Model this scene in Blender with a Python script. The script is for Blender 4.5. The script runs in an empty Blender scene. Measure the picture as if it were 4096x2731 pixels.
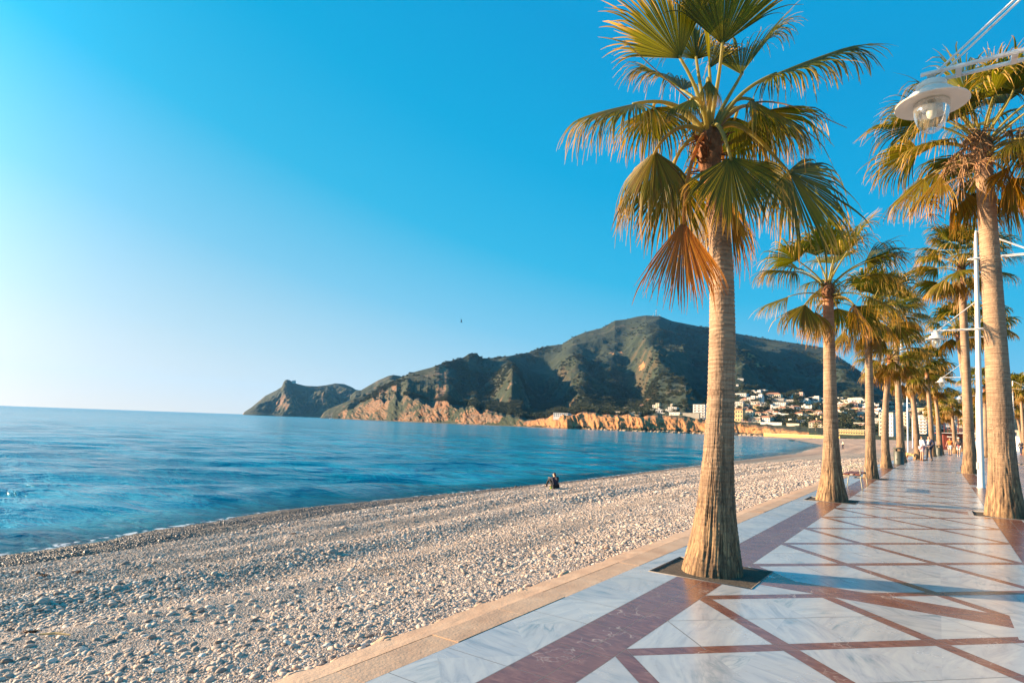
import bpy, math, random
import numpy as np
from mathutils import Vector, Matrix
D=bpy.data; scene=bpy.context.scene; COL=scene.collection
R=math.radians; rng=np.random.default_rng(7); random.seed(7)

# ------------------------------------------------------------ camera
W_PX,H_PX=4096.,2731.
FPX=2440.; EYE=1.6; YAW=R(-34.9885); PITCH=math.atan(.075); ROLL=math.atan(.0355); CYP=1509.9
def cam_basis():
    F0=np.array([math.sin(YAW),math.cos(YAW),0.]);U0=np.array([0,0,1.]);R0=np.array([math.cos(YAW),-math.sin(YAW),0.])
    F=math.cos(PITCH)*F0+math.sin(PITCH)*U0;U=math.cos(PITCH)*U0-math.sin(PITCH)*F0
    return math.cos(ROLL)*R0+math.sin(ROLL)*U, math.cos(ROLL)*U-math.sin(ROLL)*R0, F
CR,CU,CF=cam_basis()
cam=D.objects.new('camera',D.cameras.new('camera')); COL.objects.link(cam); scene.camera=cam
cam.matrix_world=Matrix(((CR[0],CU[0],-CF[0],0),(CR[1],CU[1],-CF[1],0),(CR[2],CU[2],-CF[2],EYE),(0,0,0,1)))
cam.data.sensor_width=36; cam.data.lens=36*FPX/W_PX; cam.data.shift_y=(CYP-H_PX/2)/W_PX
cam.data.clip_start=.1; cam.data.clip_end=60000
def ray(px,py): return CF+(px-W_PX/2)/FPX*CR-(py-CYP)/FPX*CU
def on_z(px,py,z):
    v=ray(px,py); return np.array([0,0,EYE])+v*(z-EYE)/v[2]
def at_depth(px,py,d):
    v=ray(px,py); return np.array([0,0,EYE])+v*d
def azel(px,py):
    v=ray(px,py); return math.degrees(math.atan2(v[0],v[1])), v[2]/math.hypot(v[0],v[1])

# ------------------------------------------------------------ world and sun
SUN_AZ=R(-112.); SUN_EL=R(14)
SUN_STRENGTH=5.0; EXPOSURE=1.75
w=D.worlds.new('World'); scene.world=w; w.use_nodes=True; nt=w.node_tree; nt.nodes.clear()
sky=nt.nodes.new('ShaderNodeTexSky'); sky.sky_type='NISHITA'; sky.sun_disc=False
sky.sun_elevation=SUN_EL; sky.sun_rotation=SUN_AZ; sky.air_density=1.0; sky.dust_density=.6; sky.ozone_density=1.6; sky.altitude=10
hsv=nt.nodes.new('ShaderNodeHueSaturation'); hsv.inputs['Hue'].default_value=.49; hsv.inputs['Saturation'].default_value=.9
bg=nt.nodes.new('ShaderNodeBackground'); bg.inputs['Strength'].default_value=.06
wo=nt.nodes.new('ShaderNodeOutputWorld')
nt.links.new(sky.outputs[0],hsv.inputs['Color']); nt.links.new(hsv.outputs[0],bg.inputs['Color'])
# clear winter sky: deep cyan overhead, cream at the horizon on the sun's side
def wmath(op,a,b,clamp=False):
    n=nt.nodes.new('ShaderNodeMath'); n.operation=op; n.use_clamp=clamp
    for i,v in enumerate((a,b)):
        if isinstance(v,(int,float)): n.inputs[i].default_value=v
        else: nt.links.new(v,n.inputs[i])
    return n.outputs[0]
tc=nt.nodes.new('ShaderNodeTexCoord'); nrm=nt.nodes.new('ShaderNodeVectorMath'); nrm.operation='NORMALIZE'; nt.links.new(tc.outputs['Generated'],nrm.inputs[0])
dt=nt.nodes.new('ShaderNodeVectorMath'); dt.operation='DOT_PRODUCT'; nt.links.new(nrm.outputs[0],dt.inputs[0])
dt.inputs[1].default_value=(math.sin(SUN_AZ)*math.cos(SUN_EL),math.cos(SUN_AZ)*math.cos(SUN_EL),math.sin(SUN_EL))
dd=dt.outputs['Value']; sx=nt.nodes.new('ShaderNodeSeparateXYZ'); nt.links.new(nrm.outputs[0],sx.inputs[0])
el=wmath('MULTIPLY',wmath('ARCSINE',wmath('MAXIMUM',sx.outputs[2],0.),0.),180/math.pi)
k_=wmath('SUBTRACT',.0305,wmath('MULTIPLY',wmath('MAXIMUM',dd,0.),.0155))
pp=wmath('SUBTRACT',wmath('ADD',.86,wmath('MULTIPLY',dd,.17)),wmath('MULTIPLY',el,k_),True)
rp=nt.nodes.new('ShaderNodeValToRGB'); nt.links.new(pp,rp.inputs[0]); er=rp.color_ramp.elements
stops=[(0,(.0,.345,.70)),(.28,(.0,.41,.76)),(.5,(.03,.49,.81)),(.68,(.21,.60,.86)),(.83,(.52,.74,.87)),(.92,(.78,.83,.85)),(1,(1.02,.88,.74))]
while len(er)<len(stops): er.new(.5)
for i,(p_,c_) in enumerate(stops): er[i].position=p_; er[i].color=(*c_,1)
bg2=nt.nodes.new('ShaderNodeBackground'); nt.links.new(rp.outputs[0],bg2.inputs['Color'])
glow=wmath('ADD',1/2**EXPOSURE,wmath('MULTIPLY',wmath('POWER',wmath('MAXIMUM',dd,0.),12.),1.2)); nt.links.new(glow,bg2.inputs['Strength'])
mxs=nt.nodes.new('ShaderNodeMixShader'); mxs.inputs[0].default_value=.99
nt.links.new(bg.outputs[0],mxs.inputs[1]); nt.links.new(bg2.outputs[0],mxs.inputs[2]); nt.links.new(mxs.outputs[0],wo.inputs['Surface'])
sl=D.lights.new('sun','SUN'); sl.energy=SUN_STRENGTH; sl.angle=R(.55); sl.color=(1.,.69,.41)
so=D.objects.new('sun',sl); COL.objects.link(so)
sdir=Vector((math.sin(SUN_AZ)*math.cos(SUN_EL),math.cos(SUN_AZ)*math.cos(SUN_EL),math.sin(SUN_EL)))
so.rotation_euler=sdir.to_track_quat('Z','Y').to_euler(); so.location=(-60,-20,60)
scene.view_settings.view_transform='Standard'; scene.view_settings.look='None'
scene.view_settings.exposure=EXPOSURE; scene.view_settings.gamma=1
scene.render.engine='CYCLES'
scene.cycles.max_bounces=7; scene.cycles.transparent_max_bounces=12; scene.cycles.volume_bounces=0

# ------------------------------------------------------------ noise
_p=np.random.default_rng(3).permutation(512)
_g=np.random.default_rng(4).normal(size=(512,3)); _g/=np.linalg.norm(_g,axis=1)[:,None]
_p2=np.concatenate([_p,_p,_p])
def pn(x,y,z=0.):
    x,y,z=np.broadcast_arrays(np.asarray(x,float),np.asarray(y,float),np.asarray(z,float))
    xi,yi,zi=np.floor(x).astype(int),np.floor(y).astype(int),np.floor(z).astype(int)
    fx,fy,fz=x-xi,y-yi,z-zi; u,v,t=[f*f*f*(f*(f*6-15)+10) for f in(fx,fy,fz)]
    def c(i,j,k):
        h=_p2[(_p2[(_p2[(xi+i)&511]+yi+j)&511]+zi+k)&511]; g=_g[h]
        return g[...,0]*(fx-i)+g[...,1]*(fy-j)+g[...,2]*(fz-k)
    L=lambda a,b,t:a+t*(b-a)
    return L(L(L(c(0,0,0),c(1,0,0),u),L(c(0,1,0),c(1,1,0),u),v),L(L(c(0,0,1),c(1,0,1),u),L(c(0,1,1),c(1,1,1),u),v),t)
def fbm(x,y,z=0.,o=4,ridge=False):
    s=0;a=1.;f=1.
    for i in range(o):
        n=pn(x*f+17*i,y*f-9*i,np.asarray(z)*f)
        s=s+a*((1-np.abs(n)*2.4)if ridge else n); a*=.5; f*=2.03
    return s

# ------------------------------------------------------------ materials
class NT:
    def __init__(s,name):
        s.m=D.materials.new(name); s.m.use_nodes=True; s.t=s.m.node_tree; s.t.nodes.clear()
    def n(s,typ,ins=None,**kw):
        nd=s.t.nodes.new('ShaderNode'+typ)
        for k,v in kw.items(): setattr(nd,k,v)
        for k,v in (ins or {}).items(): s.set(nd.inputs[k],v)
        return nd
    def set(s,sock,v):
        if hasattr(v,'is_output') or isinstance(v,bpy.types.NodeSocket): s.t.links.new(v,sock)
        elif isinstance(v,bpy.types.Node): s.t.links.new(v.outputs[0],sock)
        else:
            try: sock.default_value=v
            except Exception: sock.default_value=(v[0],v[1],v[2],1) if hasattr(v,'__len__') else (v,v,v,1)
    def ma(s,op,a,b=0.,c=0.,clamp=False):
        nd=s.t.nodes.new('ShaderNodeMath'); nd.operation=op; nd.use_clamp=clamp
        s.set(nd.inputs[0],a); s.set(nd.inputs[1],b)
        if len(nd.inputs)>2: s.set(nd.inputs[2],c)
        return nd.outputs[0]
    def mix(s,f,a,b,bt='MIX'):
        nd=s.t.nodes.new('ShaderNodeMixRGB'); nd.blend_type=bt
        s.set(nd.inputs[0],f)
        for i,v in((1,a),(2,b)):
            if isinstance(v,(tuple,list)): nd.inputs[i].default_value=(v[0],v[1],v[2],1)
            else: s.set(nd.inputs[i],v)
        return nd.outputs[0]
    def ramp(s,f,stops):
        nd=s.t.nodes.new('ShaderNodeValToRGB'); s.set(nd.inputs[0],f); e=nd.color_ramp.elements
        while len(e)<len(stops): e.new(.5)
        for i,(p,c) in enumerate(stops):
            e[i].position=p; c=c if hasattr(c,'__len__') else (c,c,c); e[i].color=(c[0],c[1],c[2],1)
        return nd.outputs[0]
    def noise(s,vec,sc,det=4,dist=0.,rough=.55):
        nd=s.t.nodes.new('ShaderNodeTexNoise'); s.set(nd.inputs['Vector'],vec); nd.inputs['Scale'].default_value=sc
        nd.inputs['Detail'].default_value=det; nd.inputs['Distortion'].default_value=dist; nd.inputs['Roughness'].default_value=rough
        return nd.outputs['Fac']
    def scale(s,vec,sc,rot=(0,0,0)):
        nd=s.t.nodes.new('ShaderNodeMapping'); s.set(nd.inputs['Vector'],vec); nd.inputs['Scale'].default_value=sc; nd.inputs['Rotation'].default_value=rot
        return nd.outputs[0]
    def obj(s): return s.n('TexCoord').outputs['Object']
    def pos(s): return s.n('NewGeometry').outputs['Position']
    def bump(s,h,st,dist=.01,normal=None):
        nd=s.t.nodes.new('ShaderNodeBump'); s.set(nd.inputs['Height'],h); nd.inputs['Strength'].default_value=st; nd.inputs['Distance'].default_value=dist
        if normal is not None: s.set(nd.inputs['Normal'],normal)
        return nd.outputs[0]
    def bsdf(s,color,rough=.6,normal=None,out=True,**kw):
        nd=s.t.nodes.new('ShaderNodeBsdfPrincipled')
        if isinstance(color,(tuple,list)): nd.inputs['Base Color'].default_value=(color[0],color[1],color[2],1)
        else: s.set(nd.inputs['Base Color'],color)
        s.set(nd.inputs['Roughness'],rough)
        if normal is not None: s.set(nd.inputs['Normal'],normal)
        for k,v in kw.items(): s.set(nd.inputs[k.replace('_',' ')],v)
        if out: s.out(nd.outputs[0])
        return nd.outputs[0]
    def out(s,sh):
        o=s.t.nodes.new('ShaderNodeOutputMaterial'); s.t.links.new(sh,o.inputs['Surface']); return s.m

def simple(name,c,rough=.6,nsc=8.,var=.18,bump=.15,metal=0.,bd=.01):
    t=NT(name); o=t.obj(); f=t.noise(o,nsc,5)
    col=t.mix(t.ramp(f,[(.3,0),(.7,1)]),tuple(x*(1-var) for x in c),tuple(min(1,x*(1+var)) for x in c))
    t.bsdf(col,rough,t.bump(t.noise(o,nsc*4,3),bump,bd),Metallic=metal); return t.m

# ------------------------------------------------------------ mesh helpers
class MB:
    def __init__(s): s.v=[];s.f=[];s.mi=[];s.n=0;s.cur=0;s.col=None;s.uv=None;s.smooth=False
    def add(s,V,F,mi=None):
        V=np.asarray(V,float).reshape(-1,3); o=s.n; s.v.append(V); s.n+=len(V)
        s.f.extend([tuple(int(i)+o for i in f) for f in F]); s.mi.extend([s.cur if mi is None else mi]*len(F))
        return s
    def box(s,c,sz,rz=0.,mi=None,M=None):
        x,y,z=[q/2 for q in sz]
        V=np.array([(i,j,k) for i in(-x,x) for j in(-y,y) for k in(-z,z)])
        if M is not None: V=V@np.array(M).T
        ca,sa=math.cos(rz),math.sin(rz); V=np.c_[V[:,0]*ca-V[:,1]*sa,V[:,0]*sa+V[:,1]*ca,V[:,2]]+np.array(c)
        return s.add(V,[(0,1,3,2),(4,6,7,5),(0,4,5,1),(2,3,7,6),(0,2,6,4),(1,5,7,3)],mi)
    def tube(s,P,r,n=8,caps=True,mi=None):
        P=np.asarray(P,float); r=np.broadcast_to(np.asarray(r,float),(len(P),))
        T=np.gradient(P,axis=0) if len(P)>2 else np.repeat([P[1]-P[0]],2,0)
        T/=np.maximum(np.linalg.norm(T,axis=1)[:,None],1e-9)
        a=np.array([0,0,1.]) if abs(T[0][2])<.9 else np.array([1.,0,0]); V=[]
        u=np.cross(T[0],a);u/=np.linalg.norm(u)
        for i in range(len(P)):
            u=u-T[i]*(u@T[i]); u/=np.linalg.norm(u); v=np.cross(T[i],u)
            th=np.arange(n)/n*2*math.pi
            V.append(P[i]+r[i]*(np.cos(th)[:,None]*u+np.sin(th)[:,None]*v))
        F=[(i*n+j,i*n+(j+1)%n,(i+1)*n+(j+1)%n,(i+1)*n+j) for i in range(len(P)-1) for j in range(n)]
        if caps: F+= [tuple(range(n-1,-1,-1)),tuple((len(P)-1)*n+j for j in range(n))]
        return s.add(np.vstack(V),F,mi)
    def lathe(s,prof,n=24,c=(0,0,0),mi=None):
        th=np.arange(n)/n*2*math.pi; V=[]
        for r,z in prof: V.append(np.c_[c[0]+r*np.cos(th),c[1]+r*np.sin(th),np.full(n,c[2]+z)])
        m=len(prof); F=[(i*n+j,i*n+(j+1)%n,(i+1)*n+(j+1)%n,(i+1)*n+j) for i in range(m-1) for j in range(n)]
        if prof[0][0]>1e-4: F.append(tuple(range(n-1,-1,-1)))
        if prof[-1][0]>1e-4: F.append(tuple((m-1)*n+j for j in range(n)))
        return s.add(np.vstack(V),F,mi)
    def grid(s,P,mi=None,flip=False):
        a,b=P.shape[:2]; i,j=np.meshgrid(np.arange(a-1),np.arange(b-1),indexing='ij'); q=(i*b+j).ravel()
        F=np.c_[q,q+1,q+b+1,q+b] if flip else np.c_[q,q+b,q+b+1,q+1]
        return s.add(P.reshape(-1,3),F,mi)
    def mesh(s,name,mats,smooth=False):
        me=D.meshes.new(name); V=np.vstack(s.v)
        me.from_pydata(V,[],s.f)
        for m in (mats if isinstance(mats,(list,tuple)) else [mats]): me.materials.append(m)
        if any(s.mi): me.polygons.foreach_set('material_index',s.mi)
        if smooth: me.polygons.foreach_set('use_smooth',[True]*len(me.polygons))
        me.update(); return me
def fastgrid(name,P,mats,smooth=True,flip=False):
    a,b=P.shape[:2]; me=D.meshes.new(name); nv=a*b; i,j=np.meshgrid(np.arange(a-1),np.arange(b-1),indexing='ij'); q=(i*b+j).ravel()
    F=(np.c_[q,q+1,q+b+1,q+b] if flip else np.c_[q,q+b,q+b+1,q+1]).astype(np.int32); nf=len(F)
    me.vertices.add(nv); me.vertices.foreach_set('co',P.reshape(-1).astype(np.float32))
    me.loops.add(nf*4); me.loops.foreach_set('vertex_index',F.ravel())
    me.polygons.add(nf); me.polygons.foreach_set('loop_start',np.arange(nf,dtype=np.int32)*4)
    try: me.polygons.foreach_set('loop_total',np.full(nf,4,np.int32))
    except Exception: pass
    me.update(calc_edges=True); me.validate()
    if smooth: me.polygons.foreach_set('use_smooth',np.ones(len(me.polygons),bool))
    for m in (mats if isinstance(mats,(list,tuple)) else [mats]): me.materials.append(m)
    return me
def fattr(me,name,vals):
    a=me.attributes.new(name,'FLOAT','POINT'); a.data.foreach_set('value',np.asarray(vals,np.float32).ravel())
def cattr(me,name,vals):
    a=me.attributes.new(name,'FLOAT_COLOR','POINT'); v=np.c_[vals,np.ones(len(vals))] if vals.shape[1]==3 else vals
    a.data.foreach_set('color',v.astype(np.float32).ravel())
def link(name,me,parent=None,loc=None):
    o=D.objects.new(name,me); COL.objects.link(o)
    if parent is not None: o.parent=parent
    if loc is not None: o.location=loc
    return o
def tag(o,label,cat,group=None):
    o['label']=label;o['category']=cat
    if group:o['group']=group
    return o
def thing(name,label,cat,loc=(0,0,0),rz=0.,group=None):
    o=D.objects.new(name,None); COL.objects.link(o); o.empty_display_size=.2; o.location=loc; o.rotation_euler=(0,0,rz)
    return tag(o,label,cat,group)
def struct(o,kind='structure'): o['kind']=kind; return o
def part(name,mb,mats,parent,smooth=False): return link(name,mb.mesh(name,mats,smooth),parent)
def copy_tree(o,parent=None):
    c=o.copy(); COL.objects.link(c)
    if parent is not None: c.parent=parent
    for ch in list(o.children): copy_tree(ch,c)
    return c


# ============================================================ SETTING: promenade, beach, sea
SEA_Z=-2.7
def curve(Y): return .00145*np.maximum(np.asarray(Y,float)-35,0)**2
WL=np.array([(-21.5,-15),(-22,6),(-24.6,17),(-24,28),(-23.3,40),(-24,73),(-25,141),(-37,269),(-89,493),(-135,614),(-205,705),(-250,750)],float)
IN=np.array([(-3.42,-15),(-3.42,6),(-3.42,17),(-3.42,35),(-3.38,40),(-1.3,73),(13,141),(26,269),(10,440),(-70,600),(-150,690),(-235,770)],float)
ss=np.linspace(0,11,12)
def beach_uv(s,t):
    """s along the shore 0..11, t across: 0 inland edge, 1 waterline"""
    def cr(A,s):
        return np.stack([np.interp(s,ss,A[:,0]),np.interp(s,ss,A[:,1])],-1)
    a,b=cr(IN,s),cr(WL,s)
    return a+(b-a)*t[...,None]
def beach_z(X,Y,t):
    prof=np.interp(t,[-.3,0,.03,.3,.5,.68,.8,.9,1.0,1.15,1.6],[-.2,-.16,-.2,-.72,-1.24,-1.84,-2.14,-2.42,SEA_Z,SEA_Z-1.0,SEA_Z-3.5])
    n=.06*pn(X*.35,Y*.2)+.042*pn(X*1.2,Y*.7,3)+.02*pn(X*3.1,Y*2.6,8)
    ridge=.085*np.sin((t*23+.5*pn(X*.1,Y*.07)*3)*2.2)*np.clip((t-.05)*5,0,1)*np.clip((1.0-t)*6,0.25,1)
    n=n*np.clip(t*12+.1,0,1)
    return prof+n+ridge*.8
sv=np.concatenate([np.linspace(0,1,60)[:-1],np.linspace(1,3,340)[:-1],np.linspace(3,5,260)[:-1],np.linspace(5,11,300)])
tv=np.concatenate([np.linspace(-.06,0,4)[:-1],np.linspace(0,1,190)[:-1],np.linspace(1,1.6,20)])
S,T=np.meshgrid(sv,tv,indexing='ij'); P2=beach_uv(S,T); Z=beach_z(P2[...,0],P2[...,1],T)
# pebble / sand material: tiny stones by voronoi, pale dry belt, darker wet belt near the water, sand far off
t=NT('beach_pebbles'); pos=t.pos()
at=t.n('Attribute',attribute_name='across').outputs['Fac']; far=t.n('Attribute',attribute_name='farness').outputs['Fac']
def vor(t,pos,sc,out='Distance',feat='F1'):
    v=t.n('TexVoronoi',feature=feat); t.set(v.inputs['Vector'],pos); v.inputs['Scale'].default_value=sc; return v.outputs[out]
v1=vor(t,pos,26); v2=vor(t,pos,11.); c1=vor(t,pos,26,'Color'); c2=vor(t,pos,11,'Color')
big=t.noise(pos,.55,5); streak=t.noise(t.scale(pos,(.5,.09,1),(0,0,0)),1.0,5,.4)
stone=t.mix(t.n('SeparateColor',{'Color':c1}).outputs[0],(.15,.115,.085),(.48,.38,.285))
stone=t.mix(t.ma('MULTIPLY',t.n('SeparateColor',{'Color':c2}).outputs[1],.5),stone,(.54,.43,.33))
stone=t.mix(t.ma('MULTIPLY',t.ramp(streak,[(.46,0),(.62,1)]),.35),stone,(.20,.165,.13))
wet=t.ramp(t.ma('ADD',at,t.ma('MULTIPLY',t.ma('SUBTRACT',t.noise(t.scale(pos,(.25,.06,1)),1,4),.5),.16)),[(.74,0),(.84,1)])
stone=t.mix(t.ma('MULTIPLY',wet,.75),stone,(.10,.083,.068))
sand=t.mix(t.ramp(t.noise(t.scale(pos,(.12,.03,1)),1,5),[(.35,0),(.65,1)]),(.36,.225,.15),(.52,.355,.25))
col=t.mix(far,stone,sand)
h=t.ma('ADD',t.ma('MULTIPLY',t.ma('SUBTRACT',1.,v1),1.),t.ma('MULTIPLY',t.ma('SUBTRACT',1.,v2),1.4))
M_beach=t.bsdf(col,.8,t.bump(h,.9,.035)) and t.m
me=fastgrid('beach',np.dstack([P2,Z]),M_beach,flip=True)
fattr(me,'across',T); fattr(me,'farness',np.clip((P2[...,1]-85)/90,0,1))
struct(link('beach',me))

# loose pebbles: one countless layer, each stone an instance on a seeded point
def zone(n,r0,r1,s0,s1):
    az=rng.uniform(R(-80),R(-4),n); rr=np.sqrt(rng.uniform(r0*r0,r1*r1,n)); X=rr*np.sin(az);Y=rr*np.cos(az)
    wl=np.interp(Y,WL[:,1],WL[:,0]); inn=np.interp(Y,IN[:,1],IN[:,0]); t=(inn-X)/(inn-wl)
    ok=(t>.004)&(t<1.0); X,Y,t=X[ok],Y[ok],t[ok]; s=rng.lognormal(math.log((s0+s1)/2),.34,len(X))
    cl=pn(X*.8,Y*.5,5)+.5*pn(X*2.5,Y*2.,2); s*=np.clip(1+cl*.9+.2*np.sin(t*31+2.5*pn(X*.12,Y*.06,6)),.45,2.)
    s=np.where(t>.80,s*.72,s); return X,Y,t,np.clip(s,.008,.11)
zs=[zone(420000,2.6,8,.0072,.0085),zone(420000,8,18,.0112,.013),zone(430000,18,36,.019,.022),zone(300000,36,66,.029,.036)]
X,Y,tt,sz=[np.concatenate(a) for a in zip(*zs)]
bigm=rng.random(len(X))<.004; sz=np.where(bigm&(tt<.75),np.maximum(sz*2.0,.036),sz); sz=np.minimum(sz,.12)
Zp=beach_z(X,Y,tt)+sz*rng.uniform(-.05,.3,len(X))
me=D.meshes.new('pebble_points'); me.vertices.add(len(X)); me.vertices.foreach_set('co',np.c_[X,Y,Zp].astype(np.float32).ravel())
fattr(me,'psize',sz); pr=rng.random(len(X))
fattr(me,'prand',pr); fattr(me,'pwet',np.clip((tt-np.interp(Y,[0,12,30,60],[.60,.64,.76,.82])+.12*pn(X*.3,Y*.1,4))/.08,0,1))
peb=struct(link('pebbles',me),'stuff'); peb['label']='loose rounded beach pebbles covering the slope down to the sea'
t=NT('pebble_stone'); a=t.n('Attribute',attribute_name='prand',attribute_type='INSTANCER').outputs['Fac']; wv=t.n('Attribute',attribute_name='pwet',attribute_type='INSTANCER').outputs['Fac']
base=t.ramp(a,[(0,(.14,.105,.085)),(.2,(.26,.20,.16)),(.42,(.43,.34,.27)),(.7,(.56,.45,.36)),(.85,(.50,.33,.23)),(.93,(.68,.57,.47)),(1,(.78,.69,.58))])
base=t.mix(t.ma('MULTIPLY',t.noise(t.obj(),1.5,4),.35),base,(.33,.28,.24))
base=t.mix(t.ma('MULTIPLY',wv,.88),base,(.10,.068,.048))
M_peb=t.bsdf(base,t.ma('SUBTRACT',.75,t.ma('MULTIPLY',wv,.35))) and t.m
ng=D.node_groups.new('pebble_scatter','GeometryNodeTree')
ng.interface.new_socket('Geometry',in_out='INPUT',socket_type='NodeSocketGeometry'); ng.interface.new_socket('Geometry',in_out='OUTPUT',socket_type='NodeSocketGeometry')
gi=ng.nodes.new('NodeGroupInput'); go=ng.nodes.new('NodeGroupOutput'); G=lambda n:ng.nodes.new(n); Lk=ng.links.new
g2i=G('GeometryNodeGeometryToInstance')
for k in range(6):
    ic=G('GeometryNodeMeshIcoSphere'); ic.inputs['Radius'].default_value=1; ic.inputs['Subdivisions'].default_value=3 if k<2 else 2
    sp=G('GeometryNodeSetPosition'); nz=G('ShaderNodeTexNoise'); nz.noise_dimensions='4D'; nz.inputs['W'].default_value=k*7.3; nz.inputs['Scale'].default_value=.9; nz.inputs['Detail'].default_value=1
    sub=G('ShaderNodeVectorMath'); sub.operation='SUBTRACT'; sub.inputs[1].default_value=(.5,.5,.5); scn=G('ShaderNodeVectorMath'); scn.operation='SCALE'; scn.inputs['Scale'].default_value=.9
    Lk(nz.outputs['Color'],sub.inputs[0]); Lk(sub.outputs[0],scn.inputs[0]); Lk(scn.outputs[0],sp.inputs['Offset']); Lk(ic.outputs['Mesh'],sp.inputs['Geometry'])
    tr=G('GeometryNodeTransform'); tr.inputs['Scale'].default_value=(1.15,.72+.07*(k%3),.46+.06*(k%4)); Lk(sp.outputs[0],tr.inputs['Geometry'])
    ssm=G('GeometryNodeSetShadeSmooth'); Lk(tr.outputs[0],ssm.inputs[0]); sm=G('GeometryNodeSetMaterial'); sm.inputs['Material'].default_value=M_peb
    Lk(ssm.outputs[0],sm.inputs['Geometry']); Lk(sm.outputs[0],g2i.inputs[0])
iop=G('GeometryNodeInstanceOnPoints'); iop.inputs['Pick Instance'].default_value=True
na=G('GeometryNodeInputNamedAttribute'); na.data_type='FLOAT'; na.inputs['Name'].default_value='psize'
rv=G('FunctionNodeRandomValue'); rv.data_type='FLOAT_VECTOR'; rv.inputs[0].default_value=(-.35,-.35,0); rv.inputs[1].default_value=(.35,.35,6.283)
e2r=G('FunctionNodeEulerToRotation'); Lk(rv.outputs[0],e2r.inputs[0])
Lk(gi.outputs[0],iop.inputs['Points']); Lk(g2i.outputs[0],iop.inputs['Instance']); Lk(na.outputs[0],iop.inputs['Scale']); Lk(e2r.outputs[0],iop.inputs['Rotation'])
Lk(iop.outputs[0],go.inputs[0]); md=peb.modifiers.new('scatter','NODES'); md.node_group=ng
me.materials.append(M_peb)

# ---- sea
t=NT('sea_water'); pos=t.pos(); sh=t.n('Attribute',attribute_name='shallow').outputs['Fac']; fr=t.n('Attribute',attribute_name='reach').outputs['Fac']
dw=(0,0,R(-35)) 
n1=t.noise(t.scale(pos,(.5,1.5,1),(0,0,R(35))),.8,5,.6,.6); n2=t.noise(t.scale(pos,(1.3,3.8,1),(0,0,R(28))),3.2,5,.5,.65)
n3=t.noise(t.scale(pos,(.03,.11,1),(0,0,R(35))),1.,5,.8); n4=t.noise(t.scale(pos,(.13,.5,1),(0,0,R(33))),1.,5,.5,.6)
b1=t.bump(n2,.3,.10); b2=t.bump(n1,.6,.30,b1); b2=t.bump(n4,.6,.9,b2); b3=t.bump(n3,.5,2.6,b2)
col=t.mix(t.ramp(n3,[(.40,0),(.56,1)]),(.0,.145,.23),(.001,.24,.35))
pr_=t.bsdf(col,t.ma('ADD',.08,t.ma('MULTIPLY',t.ma('POWER',fr,.5),.12)),b3,out=False,IOR=1.33)
tr_=t.n('BsdfTransparent',{'Color':(.62,.80,.82,1)}).outputs[0]
mx=t.n('MixShader'); 
foam=t.ma('MULTIPLY',t.ramp(sh,[(.94,0),(.98,.8)]),t.ramp(t.noise(t.scale(pos,(1,1,1)),2.6,5,.5),[(.50,0),(.60,1)]))
t.set(mx.inputs[0],t.ma('MULTIPLY',t.ramp(sh,[(.2,0),(1.,1)]),.5)); t.t.links.new(pr_,mx.inputs[1]); t.t.links.new(tr_,mx.inputs[2])
fm=t.n('BsdfDiffuse',{'Color':(.75,.78,.8,1)}).outputs[0]; mx2=t.n('MixShader'); t.set(mx2.inputs[0],foam); t.t.links.new(mx.outputs[0],mx2.inputs[1]); t.t.links.new(fm,mx2.inputs[2])
t.out(mx2.outputs[0]); M_sea=t.m
rr=np.concatenate([[13],np.geomspace(15,160,560),np.geomspace(162,1500,220),np.geomspace(1600,9000,50)]); aa=np.radians(np.linspace(-138,-2,900))
RR,AA=np.meshgrid(rr,aa,indexing='ij'); X=RR*np.sin(AA); Y=RR*np.cos(AA)
# distance to shore (waterline polyline)
def shore_dist(X,Y):
    q=np.c_[X.ravel(),Y.ravel()]; best=np.full(len(q),1e9)
    for a,b in zip(WL[:-1],WL[1:]):
        d=b-a; u=np.clip(((q-a)@d)/(d@d),0,1); best=np.minimum(best,np.hypot(*(q-a-u[:,None]*d).T))
    return best.reshape(X.shape)
mask=RR<700; sd=np.full(X.shape,999.); sd[mask]=shore_dist(X[mask],Y[mask])
z=np.zeros_like(X); fade=np.clip(1-RR/420,0,1)*np.clip(sd/5,.12,1)
wr=np.random.default_rng(11)
warp=6*pn(X*.02,Y*.02,1)
for lam,amp,n in((13,.05,4),(7,.034,6),(3.6,.017,6),(1.8,.009,6),(.95,.0045,5)):
    for k in range(n):
        th=R(-50+wr.normal()*17); l=lam*wr.uniform(.8,1.25); ph=wr.uniform(0,6.28)
        g=1+.9*pn(X*.5/lam*.6,Y*.5/lam*.6,k+lam)*1.6
        q=((X*math.sin(th)+Y*math.cos(th))+warp*.3)*2*math.pi/l+ph
        z+=1.6*amp*np.clip(1-RR/(lam*35),0,1)*g*(np.sin(q)+.25*np.sin(2*q+1.2))
# small breaking swell line close to the beach
br=np.exp(-((sd-2.6-1.2*pn(X*.1,Y*.05,9))/.8)**2)*np.clip(.5+1.6*pn(X*.06,Y*.05,2),0,1)
Zs=SEA_Z+z*fade+.17*br*np.clip(1-RR/120,0,1)
me=fastgrid('sea',np.dstack([X,Y,Zs]),M_sea,flip=False)
fattr(me,'shallow',np.clip(1-sd/7.,0,1)); fattr(me,'reach',np.clip(RR/1500,0,1))
struct(link('sea',me))

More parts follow.
